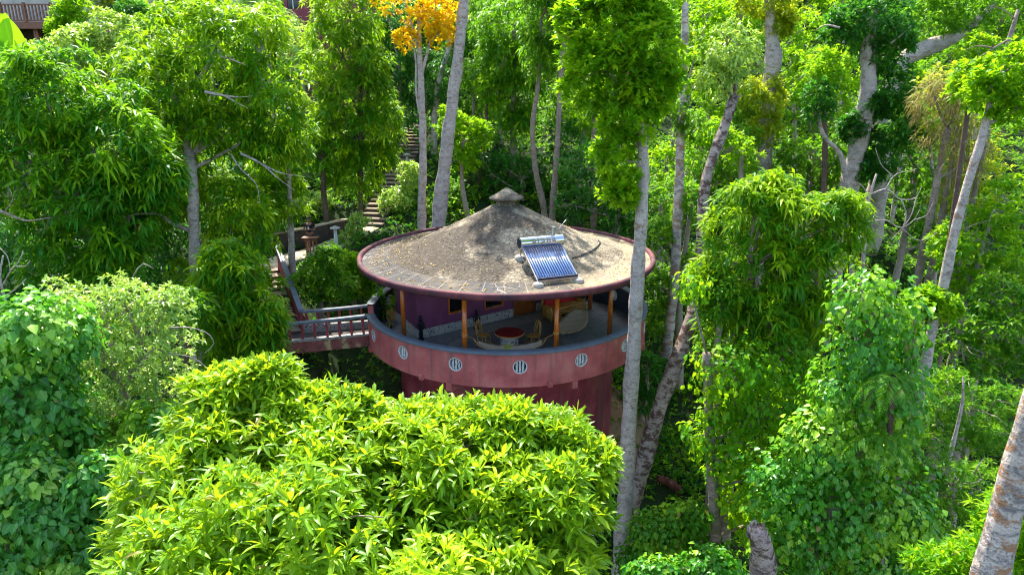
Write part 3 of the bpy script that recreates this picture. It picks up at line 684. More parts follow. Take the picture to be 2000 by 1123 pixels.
def deck_things(e, nn, A, rz):
    # table
    tx, ty = .12, -2.72
    t = thing('dining_table', 'round red-topped table on a white pebbled drum pedestal', 'table', (tx, ty, 0))
    MB().lathe([(.001, .70), (.5, .70), (.53, .72), (.53, .75), (.5, .765), (.001, .765)], 48, (tx, ty, 0)).build('tabletop', 'tabletop', t)
    MB().lathe([(.505, .695), (.54, .71), (.538, .735), (.53, .745)], 48, (tx, ty, 0)).build('edge_band', 'rattan', t, True)
    MB().lathe([(.3, 0.003), (.32, .1), (.33, .7)], 32, (tx, ty, 0)).build('pedestal', 'pebble', t, True)
    # rattan chairs
    def chair(label):
        c = thing('rattan_chair', label, 'chair', (0, 0, 0), 'rattan chairs at the round table', True)
        MB().lathe([(.001, .44), (.2, .44), (.22, .455), (.22, .475), (.001, .48)], 24).build('seat', 'rattan', c)
        for sx, sy in ((-1, -1), (1, -1), (-1, 1), (1, 1)): MB().tube([(sx * .16, sy * .16, .45), (sx * .2, sy * .2, 0)], .018, 8).build('leg', 'rattan', c, True)
        b = MB(); zz = np.linspace(0, PI, 17); hoop = [(.21 * math.cos(t_) * (1.08 if .4 < t_ < 2.7 else 1), .2 + .06 * math.sin(t_), .47 + .53 * math.sin(t_) ** .8) for t_ in zz]
        b.tube(hoop, .017, 8); b.tube([(p[0] * .62, p[1], .47 + (p[2] - .47) * .8) for p in hoop], .012, 7)
        for x in (-.06, .06): b.tube([(x, .2, .47), (x * 1.2, .25, .75), (x * .5, .26, .96)], .01, 6)
        b.build('backrest', 'rattan', c, True)
        s = MB(); s.tube([(.19 * math.cos(t_), .19 * math.sin(t_), .2) for t_ in np.linspace(0, 2 * PI, 17)], .011, 6); s.build('stretcher', 'rattan', c, True)
        return c
    c = chair('yellow rattan hoop-back chair left of the round red table'); c.location = (-.82, -2.25, 0.004); c.rotation_euler.z = rad(62)
    c2 = copy_tree(c); c2['label'] = 'yellow rattan hoop-back chair right of the round red table'; c2.location = (.98, -2.3, .004); c2.rotation_euler.z = rad(-58)
    # hammocks
    def hammock(label, P, Q, zP, zQ, sag, seed, w=.55, f0=.2, f1=.8):
        P = np.array(P); Q = np.array(Q); d = Q - P; l = np.linalg.norm(d); u = d / l; n = np.array([-u[1], u[0]])
        h = thing('hammock', label, 'hammock', (P[0], P[1], zP), 'rope hung hammocks on the deck')
        zf = lambda t: zP + (zQ - zP) * t - sag * 4 * t * (1 - t)
        ns, nw = 26, 10; v = []; f = []
        for i in range(ns + 1):
            t = f0 + (f1 - f0) * i / ns; ww = w * (.5 + .6 * math.sin(PI * i / ns))
            for j in range(nw + 1):
                s = (j / nw - .5) * 2; q = P + d * t + n * s * ww; v.append((q[0], q[1], zf(t) + .09 * s * s * (.5 + .5 * math.sin(PI * i / ns)) - .05 + .012 * math.sin(9 * t * 6.28 + s * 4)))
        for i in range(ns):
            for j in range(nw): a = i * (nw + 1) + j; f.append((a, a + 1, a + nw + 2, a + nw + 1))
        o = MB().add(v, f).build('cloth', 'canvas', h, True); m = o.modifiers.new('thick', 'SOLIDIFY'); m.thickness = .012
        r = MB()
        for t0, e0, z0 in ((f0, P, zP), (f1, Q, zQ)):
            c0 = P + d * t0; i = 0 if t0 == f0 else ns; sgn = -1 if t0 == f0 else 1
            k = c0 + u * sgn * .3; kz = zf(t0) + .14 + .1
            k = c0 + (e0 - c0) * .4; kz = zf(t0) + (z0 - zf(t0)) * .4 + .05
            for j in range(0, nw + 1, 2): r.tube([v[i * (nw + 1) + j], (k[0], k[1], kz)], .007, 5)
            r.tube([(k[0], k[1], kz), ((k[0] + e0[0]) / 2, (k[1] + e0[1]) / 2, (kz + z0) / 2 - .02), (e0[0], e0[1], z0)], .013, 6)
            r.tube([(e0[0] + .105 * math.cos(a), e0[1] + .105 * math.sin(a), z0 + .012 * (k2 - 1)) for k2 in range(3) for a in np.linspace(0, 2 * PI, 13)], .012, 6)
        for j in (0, nw): r.tube([v[i * (nw + 1) + j] for i in range(ns + 1)], .014, 6)
        r.build('rope', 'rope', h, True)
    p = lambda th: pol(th, 4.12)
    hammock('woven hammock slung across the front of the red table', p(-20), p(25), 1.1, 1.12, .66, 1, .38, .14, .85)
    hammock('woven hammock spread before the red sofa', p(25), p(120), 1.1, 1.15, .6, 2, .5, .12, .7)
    # sofa
    q0 = on_z(1073, 632, 0)[:2]; q1 = on_z(1147, 614, 0)[:2]; c = (q0 + q1) / 2; r2 = math.atan2(q1[1] - q0[1], q1[0] - q0[0])
    s = thing('rattan_sofa', 'rattan sofa with a rounded back and bright red cushion', 'sofa', (0, 0, 0), None, True)
    MB().box((0, .32, .2), (1.6, .6, .38), bev=.05).box((0, .32, .41), (1.66, .66, .06), bev=.03).build('base', 'rattan', s)
    MB().box((0, .34, .48), (1.5, .56, .1), bev=.04).build('seat_cushion', 'rattan', s)
    xs = np.linspace(-.86, .86, 25); zb = [.5 + .62 * (1 - abs(x / .86) ** 3.2) ** .5 for x in xs]
    b = MB(); prof = [(x, .68 + .06, z) for x, z in zip(xs, zb)]; b.tube(prof, .05, 8)
    for sx in (-1, 1): b.tube(catmull([(sx * .86, .74, .5), (sx * .9, .4, .62), (sx * .88, .08, .55), (sx * .86, .04, .02)], .1), .05, 8); b.box((sx * .85, .35, .33), (.06, .6, .5), bev=.02)
    b.build('frame', 'rattan', s, True)
    m = MB(); n = len(xs); v = []
    for y in (.56, .72):
        for x, z in zip(xs, zb): v.append((x * .93, y, .45)); v.append((x * .93, y + (z - .5) * .05, max(.47, z - .05)))
    f = []
    for k in (0, 1):
        for i in range(n - 1): a = k * 2 * n + 2 * i; q = (a, a + 2, a + 3, a + 1); f.append(q if k == 0 else q[::-1])
    for i in range(n - 1): a = 2 * i; f.append((a + 1, a + 3, 2 * n + a + 3, 2 * n + a + 1))
    m.add(v, f).build('back_cushion', 'cushion', s, True)
    s.location = (c[0], c[1], .004); s.rotation_euler.z = r2
    # coffee table
    t = thing('coffee_table', 'low dark wooden coffee table in front of the sofa', 'table', (0, 0, 0), None, True)
    MB().box((0, 0, .38), (1.0, .5, .06), bev=.015).build('top', 'darkwood', t)
    for sx in (-1, 1): MB().box((sx * .42, 0, .175), (.08, .42, .34), bev=.01).build('leg', 'darkwood', t)
    MB().box((0, 0, .14), (.76, .3, .03)).build('shelf', 'darkwood', t)
    c = on_z(1122, 622, .2); t.location = (c[0], c[1], .004); t.rotation_euler.z = r2
    # carved figures
    def figure(label, px, py, hgt_, arms):
        q = on_z(px, py, 0); g = thing('carved_figure', label, 'statue', (0, 0, 0), 'black carved figures along the purple wall', True)
        k = hgt_ / .9
        b = MB(); b.lathe([(r * k, z * k) for r, z in [(.001, .07), (.07, .07), (.075, .2), (.06, .34), (.085, .42), (.075, .5), (.1, .6), (.09, .66), (.04, .69), (.001, .7)]], 20)
        for sx in (-1, 1): b.tube(catmull([(sx * .09 * k, 0, .63 * k), (sx * .14 * k, -.02 * k, .5 * k), (sx * (.06 if arms else .12) * k, -.09 * k, .42 * k)], .06), .026 * k, 7)
        b.build('body', 'black', g, True)
        h = MB(); h.lathe([(r * k, z * k) for r, z in [(.001, .68), (.045, .7), (.065, .76), (.062, .82), (.05, .86), (.055, .875), (.03, .9), (.001, .905)]], 18)
        h.box((0, -.066 * k, .765 * k), (.016 * k, .03 * k, .05 * k), bev=.004); h.build('head', 'black', g, True)
        MB().lathe([(r * k, z * k) for r, z in [(.001, 0), (.11, 0), (.11, .06), (.09, .075), (.001, .075)]], 16).build('plinth', 'black', g)
        g.location = (q[0], q[1], .004); g.rotation_euler.z = rad(15)
    figure('tall black carved figure at the near corner of the purple wall', 823, 663, .95, True)
    figure('slim black carved figure between the two dark windows', 931, 643, .82, False)
    # planter with broad leaves
    q = on_z(764, 623, 0); x, y = q[0], q[1]
    g = thing('bamboo_planter', 'slatted bamboo planter box holding a broad-leaved plant', 'planter', (x, y, 0))
    b = MB(); b.box((x, y, .2), (.34, .34, .36), .3)
    for k in range(7):
        for a in range(4):
            an = .3 + a * PI / 2; uu = np.array([math.cos(an), math.sin(an)]); vv = np.array([-uu[1], uu[0]]); c = np.array([x, y]) + uu * .18 + vv * (k - 3) * .052
            b.tube([(c[0], c[1], .01), (c[0] + uu[0] * .02, c[1] + uu[1] * .02, .42)], .022, 6)
    b.build('box', 'planter', g)
    leaf_clump('plant', 'mango', g, [(x + .05 * i, y + .04 * (i % 3), .5 + .1 * i) for i in range(8)], 'obovate', 1.15, 7)
    q = on_z(742, 612, .3); x, y = q[0], q[1]
    g = thing('potted_palm', 'leafy dark potted plant beside the bridge entrance on the deck', 'plant', (x, y, 0))
    MB().lathe([(.12, .003), (.18, .3), (.19, .32), (.16, .32), (.15, .28), (.001, .27)], 20, (x, y, 0)).build('pot', 'darkwood', g, True)
    leaf_clump('foliage', 'mid', g, [(x + .12 * math.cos(i * 2.4), y + .12 * math.sin(i * 2.4), .4 + .09 * i) for i in range(9)], 'obovate', 1.2, 8)
    q = on_z(993, 664, .9); x, y = q[0], -4.72
    g = thing('potted_croton', 'spiky yellow-green potted plant behind the parapet', 'plant', (x, y, 0))
    MB().lathe([(.12, .003), (.2, .4), (.21, .43), (.17, .43), (.16, .4), (.001, .38)], 20, (x, y, 0)).build('pot', 'darkwood', g, True)
    leaf_clump('foliage', 'olive', g, [(x + .1 * math.cos(i * 2.4), y + .1 * math.sin(i * 2.4), .5 + .042 * i) for i in range(15)], 'bamboo', .6, 9, age=np.full(15, .75), up=1.0)
    q = on_z(762, 640, 0); g = thing('potted_fern', 'small dry fern standing on the deck near the parapet', 'plant', (q[0], q[1], 0))
    MB().lathe([(.06, .003), (.09, .12), (.075, .12), (.001, .1)], 14, q).build('pot', 'darkwood', g, True)
    leaf_clump('fronds', 'dry', g, [(q[0] + .04 * math.cos(i), q[1] + .04 * math.sin(i), .17) for i in range(5)], 'bamboo', .7, 10)
def heater():
    R0 = on_roof(1054, 556); ux = rad(21); u = np.array([math.cos(ux), math.sin(ux), 0]); b = np.array([-math.sin(ux), math.cos(ux), 0])
    tl = rad(31); up = b * math.cos(tl) + np.array([0, 0, math.sin(tl)]); nz = np.cross(u, up); L = 1.62; n = 16; pi_ = .088; Wd = pi_ * (n - 1)
    O = R0 + np.array([0, 0, .16])
    g = thing('solar_water_heater', 'solar water heater with blue vacuum tubes and a shiny steel tank on the roof', 'water heater', tuple(R0))
    for k in range(n):
        a = O + u * k * pi_ + up * .05; m = MB(); m.tube([a, a + up * .02, a + up * L], [.02, .031, .031], 12); m.build('tube', 'tube', g, True)
    T0 = O + up * (L + .1) + nz * .03; r = .2
    m = MB(); ends = [-.14, -.13, -.1, Wd + .1, Wd + .13, Wd + .14]; m.tube([T0 + u * x for x in ends], [r * .9, r, r, r, r, r * .9], 40)
    o = m.build('tank', 'steel', g); autosmooth(o, 50)
    for x in (-.145, Wd + .145): MB().tube([T0 + u * (x - .006), T0 + u * (x + .006)], r * .86, 32).build('end_cap', 'manifold', g)
    q = T0 + u * (Wd - .2); MB().tube([q + np.array([0, 0, r * .9]), q + np.array([0, 0, r + .26])], .065, 16).tube([q + np.array([0, 0, r + .26]), q + np.array([0, 0, r + .28])], .075, 16).build('vent_pipe', 'alu', g)
    m = MB()
    for x in (-.06, Wd + .06):
        s = O + u * x - nz * .05; m.bar(s - up * .04, s + up * (L + .05), .035, .04)
    m.bar(O - u * .08 - nz * .05, O + u * (Wd + .08) - nz * .05, .05, .03); m.bar(O - u * .08 + up * .8 - nz * .065, O + u * (Wd + .08) + up * .8 - nz * .065, .04, .02)
    for x in (-.06, Wd + .06):
        s = T0 + u * x - np.array([0, 0, r]); f = s + b * .12; f[2] = roofz(math.hypot(f[0], f[1])); m.bar(s, f, .035, .035)
        k = O + u * x + up * .7 - nz * .06; m.bar(f, k, .025, .025)
    m.build('frame', 'alu', g)
    MB().bar(O - u * .05 + up * .03 + nz * .0, O + u * (Wd + .05) + up * .03, .07, .07).build('tube_holder', 'manifold', g)
    MB().bar(O - u * .05 + up * (L - .06), O + u * (Wd + .05) + up * (L - .06), .05, .06).build('seal_strip', 'manifold', g)
    for x, back in ((-.06, 0), (Wd + .06, 0), (-.06, 1), (Wd + .06, 1)):
        s = (O + u * x - up * .04) if not back else (T0 + u * x + b * .12); z = roofz(math.hypot(s[0], s[1]))
        MB().lathe([(.19, -.08), (.19, .02), (.15, .08), (.08, .11), (.001, .115)], 18, (s[0], s[1], z)).build('footing', 'conc', g, True)
    # raised word on the tank
    cu = bpy.data.curves.new('word', 'FONT'); cu.body = 'alpha'; cu.size = .3; cu.extrude = .002; cu.align_x = 'CENTER'; cu.align_y = 'CENTER'; cu.space_character = 1.35; cu.offset = .009
    to = bpy.data.objects.new('word', cu); COL.objects.link(to); dg = bpy.context.evaluated_depsgraph_get(); dg.update()
    me = bpy.data.meshes.new_from_object(to.evaluated_get(dg)); bpy.data.objects.remove(to)
    bm = bmesh.new(); bm.from_mesh(me); bmesh.ops.subdivide_edges(bm, edges=[e_ for e_ in bm.edges if e_.calc_length() > .05], cuts=2)
    a0 = rad(112)
    for v in bm.verts:
        x, y, z = v.co; an = a0 - PI / 2 + 0.12 + y / r; rr = r + .003 + max(0, z)
        fr = -b * math.cos(an) + np.array([0, 0, 1]) * math.sin(an)
        p = T0 + u * (Wd * .53 + x * 1.05) + fr * rr - R0; v.co = p
    bm.to_mesh(me); bm.free(); me.name = 'lettering'; register(bpy.data.objects.new('lettering', me), g, 'letters')
    # hose across the roof
    pts = [on_roof(*q) for q in ((1118, 505), (1130, 502), (1142, 497), (1154, 492), (1165, 484), (1172, 476), (1168, 470))]
    for p in pts: p[2] += .03
    m = MB(); m.tube(catmull(pts, .1), .018, 8); m.tube(catmull([p + np.array([.02, -.05 * math.sin(i), .02]) for i, p in enumerate(pts[1:-1])], .1), .014, 7)
    tag(m.build('roof_hose', 'manifold', None, True, tuple(pts[0])), 'black hose lying curved on the roof beside the heater', 'hose')
    m = MB(); q = [on_roof(1093, 452), on_roof(1105, 442)]; q[0][2] += .05; q[1][2] += .25
    tag(MB().tube([q[0] - np.array([0, 0, .05]), q[0] + np.array([.0, 0, .1]), q[1]], .012, 6).build('roof_wire', 'white', None, True, tuple(q[0])), 'thin pale wire sticking up behind the steel tank', 'wire')
    # leaf litter on the roof
    rng = np.random.default_rng(77); n = 1500; P = []
    while len(P) < n:
        a = rng.uniform(-180, 180); rr = math.sqrt(rng.random()) * 5.3
        wgt = .16 + .84 * (rr > 3.7) * math.exp(-((a + 100) / 48) ** 2) + .3 * (rr > 4.6)
        if rng.random() < wgt and rr > .7: P.append((*pol(a, rr), roofz(rr) + .012))
    P = np.array(P); Dr = unit(rng.normal(0, 1, (n, 3)) * np.array([1, 1, .12])); L_ = rng.uniform(.045, .125, n)
    V, Fc, A = leaf_geo(P, Dr, L_, L_ * rng.uniform(.35, .6, n), .1, (1, .8), rng, False, rng.random(n), np.tile([0, 0, 1.], (n, 1)) + rng.normal(0, .25, (n, 3)))
    o = raw_mesh('leaf_litter', V, Fc, 'litter', None, A); o['kind'] = 'stuff'; o['label'] = 'dry fallen leaves lying over the stone roof'; o['category'] = 'leaves'
def bridge():
    g = thing('footbridge', 'short red footbridge with grey handrails joining the steps to the round deck', 'bridge', (-7, -1.4, -.1))
    f0, f1 = np.array([-5.13, -1.66]), np.array([-8.75, -2.7]); b0, b1 = np.array([-5.43, -.49]), np.array([-7.85, -1.05])
    fe = np.array([-8.2, -2.54]); be = np.array([-8.95, -1.3])
    m = MB(); m.prism([tuple(f0 + [.1, 0]), tuple(b0 + [.1, 0]), tuple(b1), tuple(be), tuple(f1)][::-1], -.16, .12); m.build('bridge_slab', 'riser', g)
    d = (f1 - f0) / np.linalg.norm(f1 - f0)
    m = MB(); m.bar((*f0, .05), (*f1, .05), .16, .44); m.build('edge_beam', 'stained', g)
    m = MB(); m.bar((*f0, .3), (*f1, .3), .2, .08); m.bar((*(b0), .26), (*(b1), .26), .16, .3); m.build('kerb', 'kerbpebble', g)
    m = MB(); m.bar((*b0, 0), (*b1, 0), .14, .3); m.build('edge_beam', 'stained', g)
    for (p, q, name) in ((f0, f1, 'handrail'), (b0, b1, 'handrail')):
        m = MB(); P = [(*p, 1.02), (*(p + (q - p) * .35), .985), (*(p + (q - p) * .7), .965), (*q, .955)]
        for a, b_ in zip(P[:-1], P[1:]): m.bar(a, b_, .17, .09)
        m.build(name, 'grey', g)
    for k in range(9):
        q = f0 + (f1 - f0) * (k + .55) / 8.6; MB().bar((*q, .33), (*q, .95), .075, .075).build('baluster', 'rim2', g)
    for k in range(6):
        q = b0 + (b1 - b0) * (k + .6) / 6; MB().bar((*q, .38), (*q, .95), .075, .075).build('baluster', 'rim2', g)
    p = at(566, 690, 24.6); q = at(574, 737, 24.6); gz = float(hgt(q[0], q[1])); MB().tube([(p[0], p[1], -.16), (q[0], q[1], gz - .2)], [.13, .11], 10).build('support_post', 'post', g, True)
    MB().box((p[0], p[1], -.26), (.36, .36, .24), .25, bev=.02).build('post_head', 'stained', g)
    # lower stairs with railing wall
    s0 = np.array([-7.85, -1.05, .0]); s1 = np.array([-10.66, 5.0, 1.12]); dv = s1 - s0; dh = unit(dv[:2]); nl = np.array([-dh[1], dh[0]])
    g = thing('bridge_stairs', 'stone stairs with grey handrail climbing from the footbridge to the path', 'stairs', tuple(s0))
    ns = 10; Wd = 1.15
    for k in range(ns):
        c = s0[:2] + (s1 - s0)[:2] * (k + .5) / ns + nl * (Wd / 2 + .1); z = .12 + (s1[2] - .05) * (k + 1) / ns * .93; l = np.linalg.norm((s1 - s0)[:2]) / ns
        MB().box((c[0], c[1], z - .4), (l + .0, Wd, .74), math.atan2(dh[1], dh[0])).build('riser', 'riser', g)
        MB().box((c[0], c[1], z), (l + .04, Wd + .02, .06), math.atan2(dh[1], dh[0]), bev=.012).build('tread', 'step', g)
    m = MB(); zz = [1.0, 1.0, 1.35, 1.72, 2.14]; ts = [0, .06, .35, .66, 1.0]
    P = [s0 + dv * t for t in ts]
    for (a, za), (b_, zb) in zip(zip(P[:-1], zz[:-1]), zip(P[1:], zz[1:])): m.bar((a[0], a[1], za), (b_[0], b_[1], zb), .2, .1)
    m.build('handrail', 'grey', g)
    m = MB(); n = 14
    for (a, za), (b_, zb) in zip(zip(P[:-1], zz[:-1]), zip(P[1:], zz[1:])):
        q = np.array([*nl, 0]) * .05; v = [a - q, b_ - q, b_ + q, a + q]
        zl = [max(-.5, za - 1.6), zb - 1.6, zb - 1.6, za - 1.6]; zh = [za - .055, zb - .055, zb - .055, za - .055]
        m.add([(p[0], p[1], z) for p, z in zip(v, zl)] + [(p[0], p[1], z) for p, z in zip(v, zh)], [(3, 2, 1, 0), (4, 5, 6, 7), (0, 1, 5, 4), (1, 2, 6, 5), (2, 3, 7, 6), (3, 0, 4, 7)])
    m.build('railing_wall', 'maroon', g)
    m = MB(); o = np.array([*nl, 0]) * (Wd + .3)
    for (a, za), (b_, zb) in zip(zip(P[:-1], zz[:-1]), zip(P[1:], zz[1:])): m.bar((a[0] + o[0], a[1] + o[1], za), (b_[0] + o[0], b_[1] + o[1], zb), .16, .09)
    m.build('handrail', 'grey', g)
    for t, z in zip(np.linspace(0.02, 1, 9), np.interp(np.linspace(0.02, 1, 9), ts, zz)):
        q = s0 + dv * t + o; MB().bar((q[0], q[1], z - 1.0), (q[0], q[1], z - .04), .08, .08).build('baluster', 'rim2', g)
def garden():
    # concrete path (a structure), upper steps, retaining wall, lamps
    P = catmull(PATH[:5], .4); m = MB(); v = []; f = []
    for i, p in enumerate(P):
        t = P[min(i + 1, len(P) - 1)] - P[max(i - 1, 0)]; n = unit(np.array([-t[1], t[0], 0])); n[2] = 0
        v += [p - n * .75, p + n * .75, p + n * .75 - np.array([0, 0, .3]), p - n * .75 - np.array([0, 0, .3])]
    for i in range(len(P) - 1):
        a = 4 * i
        for k in range(4): f.append((a + k, a + (k + 1) % 4, a + 4 + (k + 1) % 4, a + 4 + k))
    o = m.add(v, f).build('path', 'path'); o['kind'] = 'structure'
    P = PATH[4:]; L = np.r_[0, np.cumsum(np.linalg.norm(np.diff(P[:, :2], axis=0), axis=1))]
    g = thing('garden_steps', 'long flight of stone steps climbing the slope behind the house', 'steps', tuple(P[0])); ns = 26
    for k in range(ns):
        s = L[-1] * (k + .5) / ns; q = np.array([np.interp(s, L, P[:, i]) for i in range(3)]); q2 = np.array([np.interp(s + .1, L, P[:, i]) for i in range(3)]); a = math.atan2(q2[1] - q[1], q2[0] - q[0])
        w = 1.5 + .1 * math.sin(k * 2.3)
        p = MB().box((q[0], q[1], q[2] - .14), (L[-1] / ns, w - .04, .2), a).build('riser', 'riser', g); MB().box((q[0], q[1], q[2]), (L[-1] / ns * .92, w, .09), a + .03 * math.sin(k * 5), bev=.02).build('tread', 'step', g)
    C = catmull([(-13.0, 7.4, 1.25), (-11.6, 8.5, 1.3), (-10.3, 9.4, 1.4), (-9.4, 10.2, 1.5), (-8.8, 11.1, 1.45), (-8.5, 11.9, 1.2)], .3); m = MB()
    for a, b in zip(C[:-1], C[1:]): m.bar(a + np.array([0, 0, .1]), b + np.array([0, 0, .1]), .25, 1.2)
    w = m.build('retaining_wall', 'riser', None, False, tuple(C[0])); tag(w, 'dark low retaining wall curving along the path', 'wall')
    m = MB()
    for a, b in zip(C[:-1], C[1:]): m.bar(a + np.array([0, 0, .73]), b + np.array([0, 0, .73]), .32, .07)
    m.build('coping', 'path', w)
    for (px, py0, py1, d, lab) in ((658, 445, 492, 33, 'white concrete lamp post beside the path in front of the retaining wall'), (797, 302, 350, 43, 'white lamp post beside the upper flight of steps'), (792, 230, 262, 51, 'far small lamp post at the top of the steps')):
        q = at(px, py1, d); tz = at(px, py0, d)[2]; gz = min(q[2], float(hgt(q[0], q[1])))
        l = thing('lamp_post', lab, 'lamp post', (q[0], q[1], gz), 'lamp posts along the garden path')
        MB().tube([(q[0], q[1], gz), (q[0], q[1], tz - .1)], [.1, .085], 12).build('pole', 'post', l, True)
        MB().lathe([(.001, .16), (.05, .15), (.26, .06), (.26, .03), (.08, .02), (.075, -.08)], 16, (q[0], q[1], tz - .06)).build('hood', 'conc', l, True)
    # small wooden table
    q = at(609, 497, 33.0); gz = float(hgt(q[0], q[1])) + .07; zt = at(609, 464, 33.0)[2]
    t = thing('wooden_table', 'small brown wooden table standing on the path', 'table', (q[0], q[1], gz))
    MB().box((q[0], q[1], zt), (.8, .42, .05), bev=.01).build('tabletop', 'brownwood', t); MB().box((q[0], q[1], zt - .1), (.62, .3, .12)).build('apron', 'brownwood', t)
    for sx in (-.26, .26): MB().box((q[0] + sx, q[1] + .1, (gz + zt) / 2 - .03), (.07, .07, zt - gz - .06)).build('leg', 'brownwood', t)
    MB().tube([(q[0], q[1] - .17, gz - .1), (q[0], q[1] - .17, zt - .02)], .03, 8).build('leg', 'brownwood', t, True)
def skin_mesh(name, nodes, edges, mat, parent, root=0, sub=2):
    me = bpy.data.meshes.new(name); me.from_pydata([n[0] for n in nodes], edges, []); o = register(bpy.data.objects.new(name, me), parent, mat)
    o.modifiers.new('skin', 'SKIN'); sv = me.skin_vertices[0].data
    for i, n in enumerate(nodes):
        r = n[1]; sv[i].radius = (r, r) if np.isscalar(r) else r; sv[i].use_root = (i == root)
    s = o.modifiers.new('sub', 'SUBSURF'); s.levels = sub; s.render_levels = sub
    return o
def person():
    q = at(608, 490, 33.75); gz = float(hgt(q[0], q[1])) + .085
    p = thing('person', 'person in a black shirt and dark shorts looking down at a phone', 'person', (0, 0, 0), None, True)
    N_ = [((0, 0, .93), .13), ((0, 0, 1.08), (.15, .105)), ((0, 0, 1.25), (.165, .11)), ((0, .01, 1.40), (.15, .09)), ((0, 0, 1.47), .055), ((0, -.015, 1.53), .06), ((0, -.035, 1.60), (.078, .09)), ((0, -.03, 1.68), (.07, .085)), ((0, -.02, 1.72), .04)]
    E_ = [(i, i + 1) for i in range(8)]
    def chain(start, pts):
        a = start
        for c, r in pts: N_.append((c, r)); E_.append((a, len(N_) - 1)); a = len(N_) - 1
        return a
    for s in (-1, 1):
        chain(0, [((s * .1, 0, .86), .095), ((s * .115, -.01, .66), .075), ((s * .12, -.015, .48), .055), ((s * .125, .01, .3), .052), ((s * .125, .02, .09), .036), ((s * .13, -.05, .04), .038), ((s * .14, -.15, .025), .03)])
        h = chain(3, [((s * .19, .0, 1.39), .062), ((s * .245, .02, 1.25), .05), ((s * .27, .0, 1.12), .042), ((s * .18, -.17, 1.13), .035), ((s * .09, -.25, 1.17), .028), ((s * .055, -.27, 1.185), (.03, .018))])
        for k in range(4):
            z = 1.205 - .018 * k; chain(h, [((s * .03, -.30, z + .012), .009), ((s * .0 + s * .012, -.305, z + .016), .0085), ((s * -.004 + s * .008, -.29, z + .018), .0075)])
        chain(h, [((s * .045, -.262, 1.225), .01), ((s * .025, -.275, 1.245), .009)])
    b = skin_mesh('body', N_, E_, 'skin', p)
    f = MB()
    for s in (-1, 1): f.box((s * .028, -.112, 1.625), (.022, .012, .01), bev=.003)
    f.build('eyes', 'black', p); f = MB(); f.box((0, -.122, 1.597), (.022, .03, .034), bev=.008); f.build('nose', 'skin', p); f = MB(); f.box((0, -.115, 1.568), (.04, .01, .01), bev=.003); f.build('mouth', 'tabletop', p)
    f = MB()
    for s in (-1, 1): f.box((s * .08, -.02, 1.61), (.02, .035, .055), bev=.008)
    f.build('ears', 'skin', p)
    f = MB(); f.lathe([(.085, 1.625), (.092, 1.67), (.08, 1.725), (.045, 1.755), (.001, 1.765)], 18, (0, -.012, 0)); f.build('hair', 'hair', p, True)
    S = [((0, 0, .9), (.165, .125)), ((0, 0, 1.08), (.175, .125)), ((0, 0, 1.25), (.185, .128)), ((0, .01, 1.39), (.165, .105)), ((0, 0, 1.45), .07)]; SE = [(i, i + 1) for i in range(4)]
    for s in (-1, 1): n0 = len(S); S += [((s * .19, 0, 1.39), .078), ((s * .25, .02, 1.24), .068)]; SE += [(3, n0), (n0, n0 + 1)]
    skin_mesh('t_shirt', S, SE, 'shirt', p)
    S = [((0, 0, .95), (.158, .12)), ((-.1, 0, .84), .108), ((-.118, -.01, .56), .088), ((.1, 0, .84), .108), ((.118, -.01, .56), .088)]; skin_mesh('shorts', S, [(0, 1), (1, 2), (0, 3), (3, 4)], 'shorts', p)
    for s in (-1, 1): f = MB(); f.box((s * .135, -.06, .015), (.1, .27, .03), bev=.012); f.build('sandal', 'black', p)
    p.location = (q[0], q[1], gz); p.rotation_euler.z = rad(8)
    ph = MB(); ph.box((0, -.305, 1.235), (.075, .012, .15), bev=.004); o = ph.build('phone', 'phone', None); o.location = (q[0], q[1], gz); o.rotation_euler.z = rad(8)
    tag(o, 'pale smartphone held up by the person on the path', 'phone')
